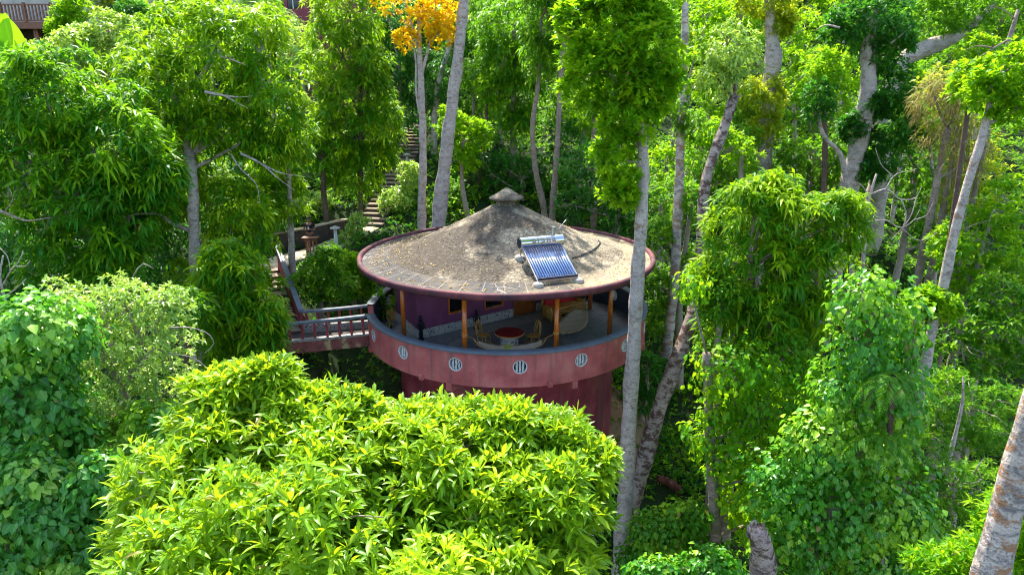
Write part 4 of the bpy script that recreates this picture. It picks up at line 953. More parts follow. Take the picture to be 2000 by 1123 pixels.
def lodge():
    d = 46; k = mpp(60, 30, d)
    def X(px): return at(px, 30, d)[0]
    def Z(py): return at(60, py, d)[2]
    y0 = at(60, 30, d)[1]; gz = float(hgt(X(60), y0))
    g = thing('lodge', 'pale hillside lodge with a brown railed balcony above the shrubs', 'building', (X(60), y0, gz))
    yb = y0 + 1.9
    def wall(m, x0, x1, z0, z1, y=None, th=.2): y = yb if y is None else y; m.box(((x0 + x1) / 2, y + th / 2, (z0 + z1) / 2), (x1 - x0, th, z1 - z0))
    zf = Z(46); zt = zf + 3.6; xl = X(-70); xr = X(196)
    m = MB(); wx = [(X(92), X(128)), (X(168), X(193))]
    z1 = Z(14); wall(m, xl, wx[0][0], zf, zt); wall(m, wx[0][1], wx[1][0], zf, zt); wall(m, wx[1][1], xr, zf, zt)
    for a, b in wx: wall(m, a, b, zf, z1); wall(m, a, b, z1 + 1.5, zt)
    m.box((xl + .1, yb + 3, (zf + zt) / 2), (.2, 5.6, zt - zf)); m.box((xr - .1, yb + 3, (zf + zt) / 2), (.2, 5.6, zt - zf)); m.build('wall', 'lodge', g)
    for a, b in wx:
        m = MB(); wall(m, a, a + .12, z1, z1 + 1.5, yb - .03, .1); wall(m, b - .12, b, z1, z1 + 1.5, yb - .03, .1); wall(m, a + .12, b - .12, z1, z1 + .1, yb - .03, .1); wall(m, a + .12, b - .12, z1 + 1.4, z1 + 1.5, yb - .03, .1); p = m.build('window', 'lining', g)
        m = MB(); wall(m, a + .12, b - .12, z1 + .1, z1 + 1.4, yb + .05, .03); m.build('pane', 'bluewin', p, False, ORG[p.name])
    m = MB(); m.box(((xl + X(112)) / 2, y0 + .75, zf - .14), (X(112) - xl, 2.3, .28)); m.box(((xl + X(112)) / 2, y0 - .42, zf - .16), (X(112) - xl, .1, .4)); m.build('balcony_floor', 'brownwood', g)
    for px in (116,): MB().box((X(px), y0 + 1.2, (zf + zt) / 2 - .2), (.35, .35, zt - zf + .4)).build('pillar', 'rim', g)
    m = MB(); m.box(((xl + xr) / 2, yb + 2.6, zt + .2), (xr - xl + 1.6, 7.5, .25)); m.build('roof', 'soffit', g)
    rl = MB(); h = 1.05; x0, x1 = X(8), X(110)
    rl.bar((xl, y0 - .4, zf + h), (x1, y0 - .4, zf + h), .1, .08); rl.bar((xl, y0 - .4, zf + .12), (x1, y0 - .4, zf + .12), .08, .08); rl.bar((x1, y0 - .4, zf + h), (x1, yb, zf + h), .1, .08); rl.build('handrail', 'brownwood', g)
    for x in np.arange(xl, x1, .21): MB().bar((x, y0 - .4, zf + .16), (x, y0 - .4, zf + h - .04), .085, .05).build('baluster', 'brownwood', g)
    for x in (xl + .1, X(12), X(58), x1): MB().bar((x, y0 - .4, zf), (x, y0 - .4, zf + h + .12), .14, .14).build('newel_post', 'brownwood', g)
    for x in (X(-40), X(20), X(60), X(104)): MB().box((x, y0 + .3, (gz - 1 + zf - .28) / 2), (.3, .3, zf - .28 - gz + 1)).build('stilt', 'brownwood', g)
    m = MB(); m.box(((xl + xr) / 2, yb + 2.8, (gz + zf) / 2 - .5), (xr - xl - .4, 5.2, zf - gz + .9)); m.build('foundation', 'riser', g)
    # red building behind the column tree
    d = 50
    c = at(578, 30, d); gz = float(hgt(c[0], c[1])); zt_ = at(578, -60, d)[2]
    g = thing('red_building', 'dark red building wall with a small window behind the tall column tree', 'building', (c[0], c[1], gz))
    x0, x1 = at(556, 30, d)[0], at(700, 30, d)[0]; wz = at(570, 18, d)[2]; wx0, wx1 = at(556.5, 10, d)[0] + .15, at(583, 10, d)[0]
    m = MB(); w = lambda a, b, za, zb: m.box(((a + b) / 2, c[1] + .15, (za + zb) / 2), (b - a, .3, zb - za))
    w(x0, wx0, gz - 1, zt_); w(wx1, x1, gz - 1, zt_); w(wx0, wx1, gz - 1, wz); w(wx0, wx1, wz + 1.2, zt_); m.box((x0 + .15, c[1] + 3.3, (gz + zt_) / 2), (.3, 6, zt_ - gz)); m.box((x1 - .15, c[1] + 3.3, (gz + zt_) / 2), (.3, 6, zt_ - gz)); m.build('wall', 'lodgered', g)
    m = MB(); m.box(((wx0 + wx1) / 2, c[1] + .1, wz + .6), (wx1 - wx0, .06, 1.2)); p = m.build('window', 'pane', g)
    m = MB(); m.box(((wx0 + wx1) / 2, c[1] + .05, wz + .6), (.06, .05, 1.2)); m.build('mullion', 'white', p, False, ORG[p.name])
    m = MB(); m.box(((x0 + x1) / 2, c[1] + 3, zt_ + .12), (x1 - x0 + 1, 7.5, .24)); m.build('roof', 'soffit', g)
    d = 56; c = at(440, 8, d); gz = float(hgt(c[0], c[1])); g = thing('grey_building', 'grey plastered building glimpsed above the big drooping tree', 'building', (c[0], c[1], gz)); a, b = at(350, 8, d)[0], at(475, 8, d)[0]; zt_ = at(440, -50, d)[2]
    m = MB(); m.box(((a + b) / 2, c[1] + 2, (gz - 1 + zt_) / 2), (b - a, 4, zt_ - gz + 1)); m.build('wall', 'lodge', g); MB().box(((a + b) / 2, c[1] + 2, zt_ + .12), (b - a + .8, 4.8, .24)).build('roof', 'soffit', g)
    m = MB(); q = at(412, 4, d); m.box((q[0], c[1] - .02, q[2]), (1.2, .06, 1.2)); m.build('window', 'bluewin', g)
# ------------------------------------------------------------------ trees and plants
def ropes(paths, d0, r=.02, mat=None):
    def f(mb, rng):
        for p in paths:
            w = p[0]; q = catmull([at(x, y, d0) for x, y in p[1:]], .15); mb.tube(q, np.linspace(w * mpp(1000, 560, d0) / 2, .008, len(q)), 6, 0, .06, rng)
    return f
def stump_top(mb, rng):
    for k in range(9):
        a = k * .7; p = at(1476 + 13 * math.cos(a), 1036, 13.8) + np.array([0, .12 * math.sin(a), 0]); h = rng.uniform(.08, .3)
        mb.tube([p - np.array([0, 0, .15]), p + np.array([0, 0, h * .5]), p + np.array([rng.normal(0, .03), 0, h])], [.06, .045, .008], 6, 0, .1, rng)
def forest_trees():
    T = tree
    # --- left side
    T('mango_tree', 'tall drooping-leaved tree left of the stairs with its pale trunk bare at mid height', 'tree', 27,
      [(420, 90, 130, 85), (310, 170, 95, 105), (525, 170, 80, 95), (445, 260, 95, 55), (315, 300, 62, 85), (545, 250, 60, 75), (285, 390, 68, 85), (465, 430, 70, 78, 26.5), (470, 530, 70, 75, 26), (250, 260, 80, 90), (390, 560, 80, 70, 27), (400, 360, 60, 60, 28.5)],
      'lance', 'mango2', [(342, 190, 17, 27), (362, 270, 18, 27), (376, 345, 19, 25.9), (378, 440, 20, 25.3), (384, 600, 22, 25.5), (388, 720, 24, 26)], 'bark_pale', .5, 1.1,
      extra=ropes([(6, (400, 180), (430, 186), (470, 190), (492, 188)), (4, (440, 188), (470, 205), (485, 212)), (5, (430, 110), (455, 118), (480, 128)), (5, (470, 300), (510, 320), (545, 350), (575, 372)), (3, (515, 322), (540, 335), (590, 345)), (3, (450, 300), (470, 330), (500, 360), (508, 400))], 25.3), seg=12)
    T('mango_tree', 'broad drooping-leaved tree at the left edge in front of the lodge', 'tree', 22.5,
      [(90, 190, 130, 85), (230, 300, 85, 120), (60, 320, 120, 100), (160, 390, 130, 85), (255, 420, 75, 90), (130, 490, 85, 65), (-40, 250, 100, 110), (300, 330, 45, 60), (210, 500, 60, 50)],
      'lance', 'mango', None, 'bark_grey', .5, 1.08, extra=ropes([(7, (-20, 405), (20, 420), (45, 430), (100, 425)), (3, (10, 412), (25, 390), (20, 370))], 19.0))
    T('mango_tree', 'small bright drooping-leaved tree overhanging the bridge stairs', 'tree', 21.5,
      [(470, 545, 40, 55), (480, 635, 58, 58), (518, 615, 28, 45), (430, 590, 60, 80), (430, 680, 60, 55), (470, 700, 60, 40), (505, 660, 36, 45), (440, 510, 40, 35)], 'lance', 'mango2', None, 'bark_grey', .46, .98)
    T('mango_tree', 'slender tree with a white straight trunk between the stairs and the person', 'tree', 29.5,
      [(545, 330, 45, 55), (560, 395, 38, 45), (520, 390, 35, 40), (575, 290, 25, 35)], 'lance', 'mango2', [(562, 290, 8), (566, 400, 10), (568, 450, 12), (572, 535, 13)], 'bark_pale', .42, .9)
    T('young_tree', 'bare brown trunk standing behind the person on the path', 'tree', 36, [(622, 300, 40, 35)], 'lance', 'mango', [(630, 300, 9), (634, 400, 11), (640, 450, 12)], 'bark_brown', .5, .9)
    T('column_tree', 'tall column-shaped tree with tiers of hanging leaves beside the upper steps', 'tree', 36.5,
      [(680, 20, 75, 80), (670, 110, 68, 70), (695, 190, 70, 60), (705, 262, 72, 50), (660, 290, 50, 55), (640, 240, 38, 50), (735, 220, 40, 50), (690, 345, 50, 32), (715, 130, 40, 50), (740, 300, 28, 35)],
      'lance', 'mango2', [(700, 60, 7), (704, 250, 9), (704, 400, 10), (702, 490, 11)], 'bark_brown', .56, 1.12)
    T('orange_tree', 'forked pale tree with orange and yellow autumn leaves behind the roof', 'tree', 34,
      [(810, -5, 55, 26), (860, 20, 38, 26), (770, -5, 38, 18), (862, 70, 16, 9), (825, 40, 22, 26), (880, 40, 18, 18), (795, 78, 6, 6)],
      'round', 'orange', [(818, 20, 7), (819, 100, 10), (823, 180, 13), (826, 300, 15), (824, 436, 17)], 'bark_pale', .62, 1.15, inner=.06, dens=.34, csize=.5, limbs=False,
      extra=ropes([(7, (820, 105), (808, 60), (795, 20), (785, -20)), (7, (822, 150), (838, 90), (848, 40), (852, -20)), (6, (824, 240), (813, 180), (812, 120), (800, 60), (770, 15), (742, 0)), (5, (838, 90), (860, 60), (880, 30)), (6, (818, 60), (825, 20), (822, -25))], 34))
    T('pale_tree', 'thick pale trunk leaning right as it rises beside the orange-leaved tree', 'tree', 33.5,
      [(930, -190, 90, 60), (870, -200, 60, 50)], 'round', 'bright', [(912, -160, 20), (905, 0, 20), (893, 130, 22), (880, 220, 23), (868, 330, 26), (858, 425, 29)], 'bark_pale', .6, 1.3, gaps=.35, seg=14)
    T('mango_tree', 'dark green drooping tree with a thin trunk behind the cone roof', 'tree', 43,
      [(1005, 50, 68, 60), (990, 110, 55, 50), (1030, 120, 55, 55), (1005, 185, 55, 50), (1010, 240, 35, 35)], 'lance', 'mango', [(1003, 60, 7), (1002, 230, 11), (1002, 330, 13), (1000, 395, 14)], 'bark_grey', .6, 1.15)
    T('slim_tree', 'thin wavy trunk rising between the dark drooping tree and the roof cap', 'tree', 38,
      [(1075, 40, 55, 60), (1060, 110, 35, 40), (1050, -40, 60, 50)], 'lance', 'mid', [(1056, 40, 8), (1050, 170, 9), (1040, 250, 10), (1048, 340, 12), (1062, 405, 13)], 'bark_grey', .6, 1.1)
    T('slim_tree', 'straight slender trunk directly above the water heater tank', 'tree', 36.5,
      [(1120, -30, 55, 50), (1110, 40, 38, 42)], 'round', 'mid', [(1104, 40, 8), (1096, 150, 10), (1088, 290, 11), (1078, 428, 13)], 'bark_grey', .55, 1.2)
    # --- right of the house
    T('tall_tree', 'tall tree with a bare white trunk crossing the right end of the roof', 'tree', 20.3,
      [(1200, 60, 105, 80), (1180, 140, 85, 80), (1255, 110, 75, 95), (1225, 230, 62, 60), (1195, 300, 36, 55), (1270, 190, 45, 55), (1130, 40, 40, 40), (1240, -30, 90, 60), (1215, 370, 30, 40)],
      'round', 'bright', [(1225, 130, 14), (1250, 240, 18), (1255, 320, 22), (1252, 430, 25), (1245, 530, 27), (1236, 700, 28), (1224, 900, 30), (1214, 1100, 32)], 'bark_pale', .31, 1.1, seg=14, limbs=True, dens=4.2)
    T('tall_tree', 'banded grey trunk rising straight behind the right edge of the round deck', 'tree', 28.5,
      [(1345, -150, 70, 50), (1300, 215, 30, 22), (1352, 245, 26, 20)], 'small', 'mid', [(1341, -140, 15), (1338, 40, 14), (1332, 200, 16), (1325, 380, 18), (1318, 520, 19), (1304, 680, 21)], 'bark_band', .45, 1.1, gaps=.3, seg=12)
    T('leaning_tree', 'leaning trunk with peeling dark bark slanting behind the bare white trunk', 'tree', 23,
      [(1420, 90, 55, 48, 27), (1445, 130, 45, 45, 27), (1400, 150, 30, 30, 27)], 'small', 'pale', [(1436, 190, 18, 27), (1412, 260, 20, 26.5), (1386, 330, 20, 26), (1372, 450, 21, 25.5), (1368, 560, 24, 25), (1330, 680, 27, 24), (1290, 790, 30, 23), (1255, 900, 32, 22.3), (1226, 1010, 33, 21.8)], 'bark_peel', .42, 1.2, seg=14,
      extra=ropes([(10, (1414, 262), (1418, 215), (1424, 180)), (8, (1436, 195), (1446, 188), (1450, 184))], 26.8))
    T('ivy_tree', 'broken white trunk with a leafy top near the upper right', 'tree', 34,
      [(1500, -5, 68, 34), (1490, 195, 42, 48), (1492, 250, 30, 42), (1525, 45, 18, 22)], 'small', 'olive', [(1500, -60, 10), (1506, 10, 18), (1509, 70, 24), (1513, 110, 32), (1507, 150, 28), (1495, 260, 28), (1489, 345, 30)], 'bark_pale', .4, 1.4, limbs=False, seg=14, dens=5)
    T('ivy_tree', 'thick pale trunk wrapped in dark creeper with a dense dark top', 'tree', 31,
      [(1705, 35, 90, 55), (1735, 95, 48, 45), (1740, 175, 34, 50), (1665, 250, 16, 26), (1700, 210, 12, 26), (1690, 330, 30, 26), (1650, 60, 40, 40), (1745, 250, 42, 60), (1720, 300, 38, 40)], 'small', 'dark', [(1730, -40, 8), (1705, 30, 18), (1696, 100, 26), (1696, 160, 30), (1690, 210, 34), (1680, 270, 34), (1662, 345, 36)], 'bark_pale', .38, 1.4, limbs=False, seg=14, dens=5,
      extra=ropes([(5, (1680, 40), (1700, 20), (1712, -10)), (4, (1640, 55), (1610, 50), (1590, 62)), (4, (1740, 85), (1765, 65), (1780, 50))], 30))
    T('ivy_tree', 'leaning pale log-like trunk crossing the canopy at the upper right', 'tree', 36, [(1830, 35, 50, 40), (1900, 20, 60, 40)], 'small', 'mid', [(1960, -10, 6), (1915, 35, 14), (1860, 75, 24), (1810, 95, 32), (1775, 112, 34), (1740, 180, 34), (1720, 330, 36)], 'bark_pale', .4, 1.3, limbs=False, seg=12, dens=5)
    T('mango_tree', 'round bright drooping-leaved tree right of the leaning trunk', 'tree', 20.5,
      [(1475, 420, 85, 70), (1560, 450, 82, 82), (1470, 520, 95, 80), (1590, 530, 75, 80), (1520, 600, 85, 70), (1425, 640, 60, 55), (1640, 430, 45, 55), (1500, 380, 60, 40), (1570, 620, 60, 55), (1390, 555, 32, 40)],
      'lance', 'mango2', None, 'bark_grey', .46, .98)
    T('vine_tower', 'tall tree smothered in broad-leaved vines right of the drooping-leaved tree', 'tree', 15.5,
      [(1690, 590, 62, 58), (1745, 625, 60, 60), (1700, 690, 75, 70), (1660, 780, 75, 75), (1740, 780, 55, 85), (1610, 870, 85, 75), (1700, 880, 80, 75), (1545, 950, 80, 75), (1640, 980, 90, 85), (1740, 990, 80, 75), (1560, 1050, 85, 70), (1680, 1080, 95, 70), (1800, 1070, 70, 60)],
      'vine', 'vine', [(1700, 600, 20), (1690, 800, 26), (1610, 1050, 28), (1590, 1130, 32)], 'bark_grey', .17, .68, True, dens=1.5, lump=.5, gaps=.17, limbs=False)
    palm()
    T('vine_tree', 'leafy climber-covered tree below the round drooping tree', 'tree', 18.5,
      [(1440, 715, 80, 52), (1530, 700, 70, 50, 19.5), (1570, 770, 60, 60, 19.5), (1500, 790, 75, 70), (1400, 790, 42, 42), (1430, 870, 75, 62), (1510, 900, 60, 60), (1450, 960, 62, 62), (1370, 850, 38, 30), (1480, 1020, 60, 50), (1350, 560, 26, 30)],
      'vine', 'bright', [(1380, 690, 16), (1384, 800, 18), (1388, 900, 20), (1396, 1000, 22)], 'bark_grey', .2, .66, True, dens=1.5, lump=.5, gaps=.17)
    T('tree_stump', 'thick grey weathered stump at the bottom edge under the vines', 'tree stump', 13.8, [], 'vine', 'vine', [(1474, 1030, 34), (1482, 1060, 44), (1488, 1123, 48)], 'bark_peel', seg=16, extra=stump_top)
    T('leaning_tree', 'long thin pale trunk leaning right with a small leafy top near the right edge', 'tree', 17.5,
      [(1965, 140, 58, 48), (1990, 210, 45, 48), (1930, 185, 28, 30), (1812, 590, 24, 14), (1838, 602, 16, 10)], 'round', 'bright', [(1945, 150, 9), (1925, 245, 14), (1895, 340, 16), (1868, 440, 17), (1842, 560, 18), (1818, 660, 19), (1795, 780, 20), (1772, 880, 21)], 'bark_pale', .38, .95, gaps=.2, seg=12)
    T('pale_tree', 'thick banded trunk leaning in the bottom right corner closest to the viewer', 'tree', 8.2,
      [(2190, 420, 60, 90)], 'round', 'bright', [(2120, 430, 42), (2070, 620, 48), (2020, 790, 52), (1980, 930, 56), (1930, 1123, 62), (1910, 1220, 64)], 'bark_band', .3, .9, seg=18, limbs=False)
    T('shrub', 'light green shrub leaning over the banded trunk in the corner', 'shrub', 9.0,
      [(1975, 1010, 45, 60), (1920, 1090, 75, 50), (2000, 1100, 60, 60), (1840, 1110, 50, 30)], 'obovate', 'bright', None, 'bark_twig', .3, .5, True, parts=('foliage', 'stem'))
    # --- foreground
    T('broadleaf_tree', 'large glossy lime-green tree filling the foreground below the house', 'tree', 9.5,
      [(520, 875, 160, 115, 10.2), (620, 915, 190, 105, 9.8), (800, 955, 280, 130, 9.6), (700, 850, 110, 72, 10.2), (900, 855, 130, 75, 10.2), (430, 840, 100, 80, 10.2), (600, 830, 80, 70, 10.3), (1000, 955, 130, 110, 10), (1060, 1010, 130, 140, 9.4), (650, 1060, 400, 150, 8.6), (350, 960, 120, 115, 9.4), (330, 1080, 140, 90, 9), (930, 1080, 200, 150, 8.8), (1080, 880, 70, 60, 10.4), (450, 760, 70, 40, 10.6), (525, 740, 45, 32, 10.6), (1150, 905, 44, 44, 10), (1090, 860, 60, 50, 10.3), (980, 830, 70, 45, 10.3), (800, 825, 90, 45, 10.3), (660, 815, 60, 45, 10.3)],
      'obovate', 'lime', [(700, 1040, 22), (720, 1300, 40), (730, 1600, 60)], 'bark_twig', .235, .73, True, dens=2.6, inner=.5, twigs=7, cn=44, csize=.29)
    # --- lower left
    T('vine_shrub', 'rounded glossy pale-leaved shrub covered with small shining leaves', 'shrub', 16,
      [(250, 610, 105, 72), (190, 680, 85, 80), (300, 680, 75, 80), (240, 760, 110, 90), (190, 840, 85, 75), (320, 770, 50, 80), (130, 590, 45, 45), (290, 850, 60, 50), (330, 590, 45, 38)],
      'small', 'pale', None, 'bark_twig', .24, .78, True, parts=('foliage', 'stem'), lump=.3, dens=1.8,
      extra=ropes([(3, (330, 640), (370, 640), (410, 655), (418, 670), (400, 690)), (3, (330, 690), (380, 700), (420, 735)), (3, (260, 540), (280, 515), (300, 525))], 15.2))
    T('vine_mound', 'blue-green mound of broad heart-shaped vine leaves at the left edge', 'vine', 13.5,
      [(75, 650, 100, 72), (30, 740, 100, 90), (90, 790, 70, 75), (60, 850, 90, 70)], 'vine', 'vineblue', None, 'bark_twig', .165, .78, True, parts=('foliage', 'stem'), dens=1.6, limbs=False)
    T('vine_mound', 'low tangle of broad dark vine leaves in the bottom left corner', 'vine', 12,
      [(90, 985, 120, 70), (20, 1060, 120, 90), (160, 1060, 70, 60), (190, 940, 50, 60), (60, 930, 80, 50)], 'vine', 'vineblue', None, 'bark_twig', .155, .72, True, parts=('foliage', 'stem'), dens=1.6, limbs=False)
    T('vine_mound', 'curtain of hanging vine leaves under the rounded glossy shrub', 'vine', 14.5,
      [(240, 880, 95, 70), (180, 860, 60, 60), (300, 840, 55, 60), (230, 960, 75, 60)], 'vine', 'vine', None, 'bark_twig', .18, .7, True, parts=('foliage', 'stem'), dens=1.5, limbs=False)
    T('young_tree', 'short reddish bare trunk between the glossy shrub and the footbridge', 'tree', 19.5, [(372, 600, 30, 30)], 'lance', 'mango', [(368, 640, 13), (364, 720, 15), (366, 780, 17)], 'bark_brown', .4, .8)
    T('bare_bush', 'leafless pale branching bush at the left edge above the vine mound', 'bush', 17, [], 'vine', 'vine', [(6, 500, 3), (0, 540, 4), (8, 580, 5), (16, 610, 6)], 'bark_pale',
      extra=ropes([(3, (4, 560), (20, 530), (40, 505), (45, 490)), (2, (20, 530), (14, 500), (0, 485)), (3, (8, 580), (30, 565), (50, 545)), (2, (30, 520), (50, 520), (58, 510)), (2, (10, 590), (-10, 560), (-16, 520))], 17), parts=('foliage', 'stem'))
    T('banana_plant', 'banana plant with upright yellow-green leaves below the lodge balcony', 'plant', 35, [], 'vine', 'vine', [(40, 130, 10), (44, 180, 14)], 'bark_twig', parts=('leaves', 'stem'))
    # --- shrubs on the slope
    def S(name, lab, d, bl, st, m, sp=.45, sc__=1.0, hi=False, **k): T(name, lab, 'shrub', d, bl, st, m, None, 'bark_twig', sp, sc__, hi, parts=('foliage', 'stem'), **k)
    S('shrub', 'pale glittering shrub directly below the lodge balcony', 37, [(150, 85, 62, 32), (215, 60, 50, 32), (110, 110, 60, 30), (190, 100, 40, 30)], 'small', 'pale', .42, 1.6)
    S('shrub', 'yellowish shrub in front of the lodge wall beside the railing', 41, [(130, 30, 24, 24), (150, 20, 24, 26), (120, 55, 20, 16)], 'small', 'bright', .42, 1.6)
    S('shrub', 'light olive bush right of the lodge', 48, [(225, 15, 38, 24), (265, 20, 26, 22)], 'small', 'olive', .5, 1.6)
    S('shrub', 'mid-green tall shrub in front of the grey building', 50, [(400, 40, 60, 40), (450, 60, 50, 40), (350, 60, 40, 40)], 'small', 'mid', .5, 1.7)
    S('shrub', 'dark bluish shrub between the lodge and the big drooping tree', 44, [(255, 22, 30, 18), (285, 35, 24, 18)], 'small', 'dark', .5, 1.6)
    S('shrub', 'fine-leaved green shrub in front of the red building', 45, [(520, 25, 50, 32), (545, 50, 38, 24), (490, 5, 30, 26)], 'bamboo', 'mid', .5, 1.2)
    S('shrub', 'silvery shrub between the red building and the column tree', 42, [(585, 85, 36, 36), (575, 115, 26, 26), (600, 110, 26, 40)], 'small', 'pale', .5, 1.5)
    S('shrub', 'lime-yellow bush behind the leaning thick pale trunk', 38, [(905, 265, 38, 42), (935, 265, 26, 26), (880, 240, 26, 24), (895, 310, 36, 28)], 'round', 'bright', .42, 1.1)
    S('shrub', 'pale sunlit bush right of the upper steps', 38.5, [(790, 395, 44, 38), (820, 420, 40, 24), (770, 430, 28, 18), (800, 340, 18, 26)], 'small', 'pale', .36, 1.25)
    S('shrub', 'dark bush right behind the thick leaning pale trunk', 40, [(900, 380, 36, 34), (880, 400, 26, 24)], 'small', 'mid', .42, 1.3)
    S('shrub', 'white-variegated shrub behind the person by the path', 38, [(600, 430, 30, 26), (590, 410, 26, 22), (625, 400, 20, 26)], 'small', 'pale', .36, 1.25)
    S('shrub', 'variegated shrub right of the lamp post by the path', 35, [(685, 470, 22, 20), (700, 440, 18, 20), (670, 480, 18, 12)], 'small', 'pale', .32, 1.1)
    S('shrub', 'dense green fern bush between the bridge stairs and the deck', 27.5, [(625, 530, 42, 34), (600, 565, 36, 30), (660, 560, 36, 28), (640, 500, 30, 18)], 'small', 'mid', .32, 1.15)
    S('shrub', 'leafy sunlit bush against the left end of the roof', 30, [(690, 540, 26, 26), (705, 565, 22, 22), (672, 512, 20, 20), (715, 525, 20, 20)], 'small', 'bright', .32, 1.2)
    S('shrub', 'bushy undergrowth right of the round deck behind the banded trunk', 29, [(1290, 560, 30, 40), (1285, 620, 22, 40), (1350, 520, 30, 40), (1350, 400, 34, 50), (1290, 460, 26, 36)], 'small', 'mid', .4, 1.3)
    S('shrub', 'dark bluish bush low beside the red tower', 27, [(1265, 720, 30, 36), (1250, 780, 26, 30)], 'small', 'dark', .36, 1.2)
    S('shrub', 'low bright bush at the foot of the leaning trunk', 18.5, [(1290, 1040, 55, 45), (1340, 1010, 40, 36), (1260, 1100, 60, 40), (1360, 1080, 60, 50)], 'vine', 'mid', .22, .7, True)
    S('shrub', 'fresh green bush at the bottom edge left of the grey stump', 15.5, [(1290, 1120, 60, 30), (1390, 1110, 50, 36)], 'vine', 'vine', .2, .7, True)
    # --- the right-hand woods
    R = [
        ('mass of sunlit small-leaved shrubs at the right edge below the leaning thin trunk', 24, [(1920, 470, 70, 60), (1970, 400, 50, 60), (1890, 540, 45, 55), (1975, 530, 50, 50), (1860, 480, 30, 50)], 'small', 'bright', .4, 1.35),
        ('shaded leafy tree at the right edge halfway down', 22, [(1930, 640, 70, 60), (1985, 700, 50, 60), (1880, 690, 50, 60), (1950, 580, 50, 40)], 'small', 'mid', .36, 1.3),
        ('low leafy tree right of the vine-covered tower', 19.5, [(1900, 800, 75, 65), (1960, 850, 65, 60), (1840, 860, 40, 60), (1850, 770, 40, 50)], 'obovate', 'mid', .36, .62),
        ('dark undergrowth tree between the vine-covered tower and the banded corner trunk', 16.5, [(1860, 950, 65, 55), (1800, 900, 40, 60), (1910, 960, 55, 60), (1830, 1020, 55, 50)], 'obovate', 'mid', .32, .55),
        ('yellowish tangle of dry vines and leaves at the upper right', 27, [(1870, 250, 60, 55), (1900, 330, 48, 55), (1845, 180, 45, 50), (1880, 390, 45, 40)], 'small', 'olive', .4, 1.3),
        ('brown withered creeper hanging beside the leaning thin trunk', 25.5, [(1850, 250, 40, 60), (1885, 310, 34, 50), (1825, 190, 34, 40), (1870, 190, 40, 36)], 'bamboo', 'dry', .5, 1.0),
        ('small-leaved tree behind the bare branches on the right', 32, [(1790, 330, 60, 60), (1760, 260, 45, 50), (1800, 400, 50, 55), (1820, 460, 45, 50)], 'small', 'mid', .45, 1.5),
        ('bright bushy tree between the two thick ivy trunks', 36, [(1600, 150, 55, 50), (1630, 210, 48, 55), (1575, 230, 45, 60), (1640, 130, 40, 36)], 'small', 'bright', .5, 1.6),
        ('dark glossy bush under the bright bushy tree between the ivy trunks', 33, [(1590, 300, 55, 48), (1640, 310, 38, 45), (1560, 340, 45, 36), (1610, 370, 50, 36)], 'small', 'mid', .45, 1.4),
        ('leafy tree behind the broken white trunk', 40, [(1440, 60, 50, 60), (1570, 60, 45, 55), (1450, 10, 60, 40), (1400, 90, 36, 50)], 'small', 'bright', .55, 1.7),
        ('leafy tree in the top right corner behind the pale log-like trunk', 42, [(1960, 20, 60, 50), (1900, 70, 48, 45), (1850, 120, 55, 45), (1940, 100, 50, 50), (1800, 150, 40, 45)], 'small', 'mid', .55, 1.7),
        ('fresh green tree behind the banded grey trunk', 37, [(1380, 40, 40, 60), (1370, 130, 40, 60), (1395, 210, 38, 50), (1300, 330, 40, 50)], 'round', 'bright', .5, 1.3),
        ('dark dense tree behind the roof on the right', 35, [(1180, 400, 50, 45), (1230, 420, 45, 40), (1150, 330, 45, 60), (1210, 340, 55, 50), (1120, 400, 36, 36)], 'small', 'dark', .45, 1.4),
        ('shaded tree behind the banded grey trunk beside the dark dense tree', 33, [(1350, 330, 40, 60), (1400, 360, 40, 40), (1290, 400, 40, 45), (1440, 340, 40, 45), (1430, 290, 40, 50)], 'small', 'mid', .45, 1.4),
        ('yellow-green mid-height tree beside the leaning pale trunk', 31, [(1400, 260, 26, 30), (1360, 290, 26, 30), (1450, 300, 26, 40)], 'small', 'bright', .4, 1.3),
        ('dark spreading tree behind the orange-leaved tree', 47, [(780, 120, 55, 60), (760, 40, 48, 50), (790, 210, 46, 50), (850, 160, 50, 60)], 'lance', 'dark', .6, 1.1),
        ('dark tree right of the thick pale leaning trunk', 48, [(930, 130, 45, 60), (950, 40, 48, 55), (940, 220, 48, 50), (880, 60, 26, 50)], 'lance', 'mid', .6, 1.1),
        ('deep green bushy tree just behind the cone of the roof', 41, [(960, 340, 42, 45), (1020, 350, 45, 40), (940, 300, 36, 36), (1080, 330, 36, 45), (1110, 270, 32, 50)], 'small', 'dark', .5, 1.5),
        ('dark leafy tree behind the column tree', 46, [(600, 210, 50, 60), (610, 300, 40, 50), (560, 160, 38, 40), (770, 300, 26, 45)], 'small', 'dark', .55, 1.6),
        ('shaded tree behind the big drooping tree beside the path', 35, [(480, 400, 60, 60), (530, 440, 40, 45), (440, 330, 60, 60), (510, 300, 50, 50)], 'lance', 'dark', .55, 1.0),
        ('tall dark tree behind the bright tree above the roof', 44, [(1140, 130, 48, 70), (1100, 210, 32, 50), (1150, 230, 36, 50), (1310, 60, 40, 90), (1300, 180, 30, 60)], 'lance', 'mid', .6, 1.1),
        ('gloomy tree behind the broad drooping-leaved tree at the left edge', 28, [(30, 480, 60, 60), (100, 540, 70, 50), (20, 590, 40, 50), (200, 520, 60, 60), (320, 500, 50, 60)], 'lance', 'dark', .5, 1.0),
        ('yellow-green tree behind the big drooping tree near the lodge', 40, [(300, 70, 45, 45), (210, 130, 60, 45), (160, 150, 50, 40), (350, 20, 40, 34)], 'lance', 'mango2', .55, 1.05),
    ]
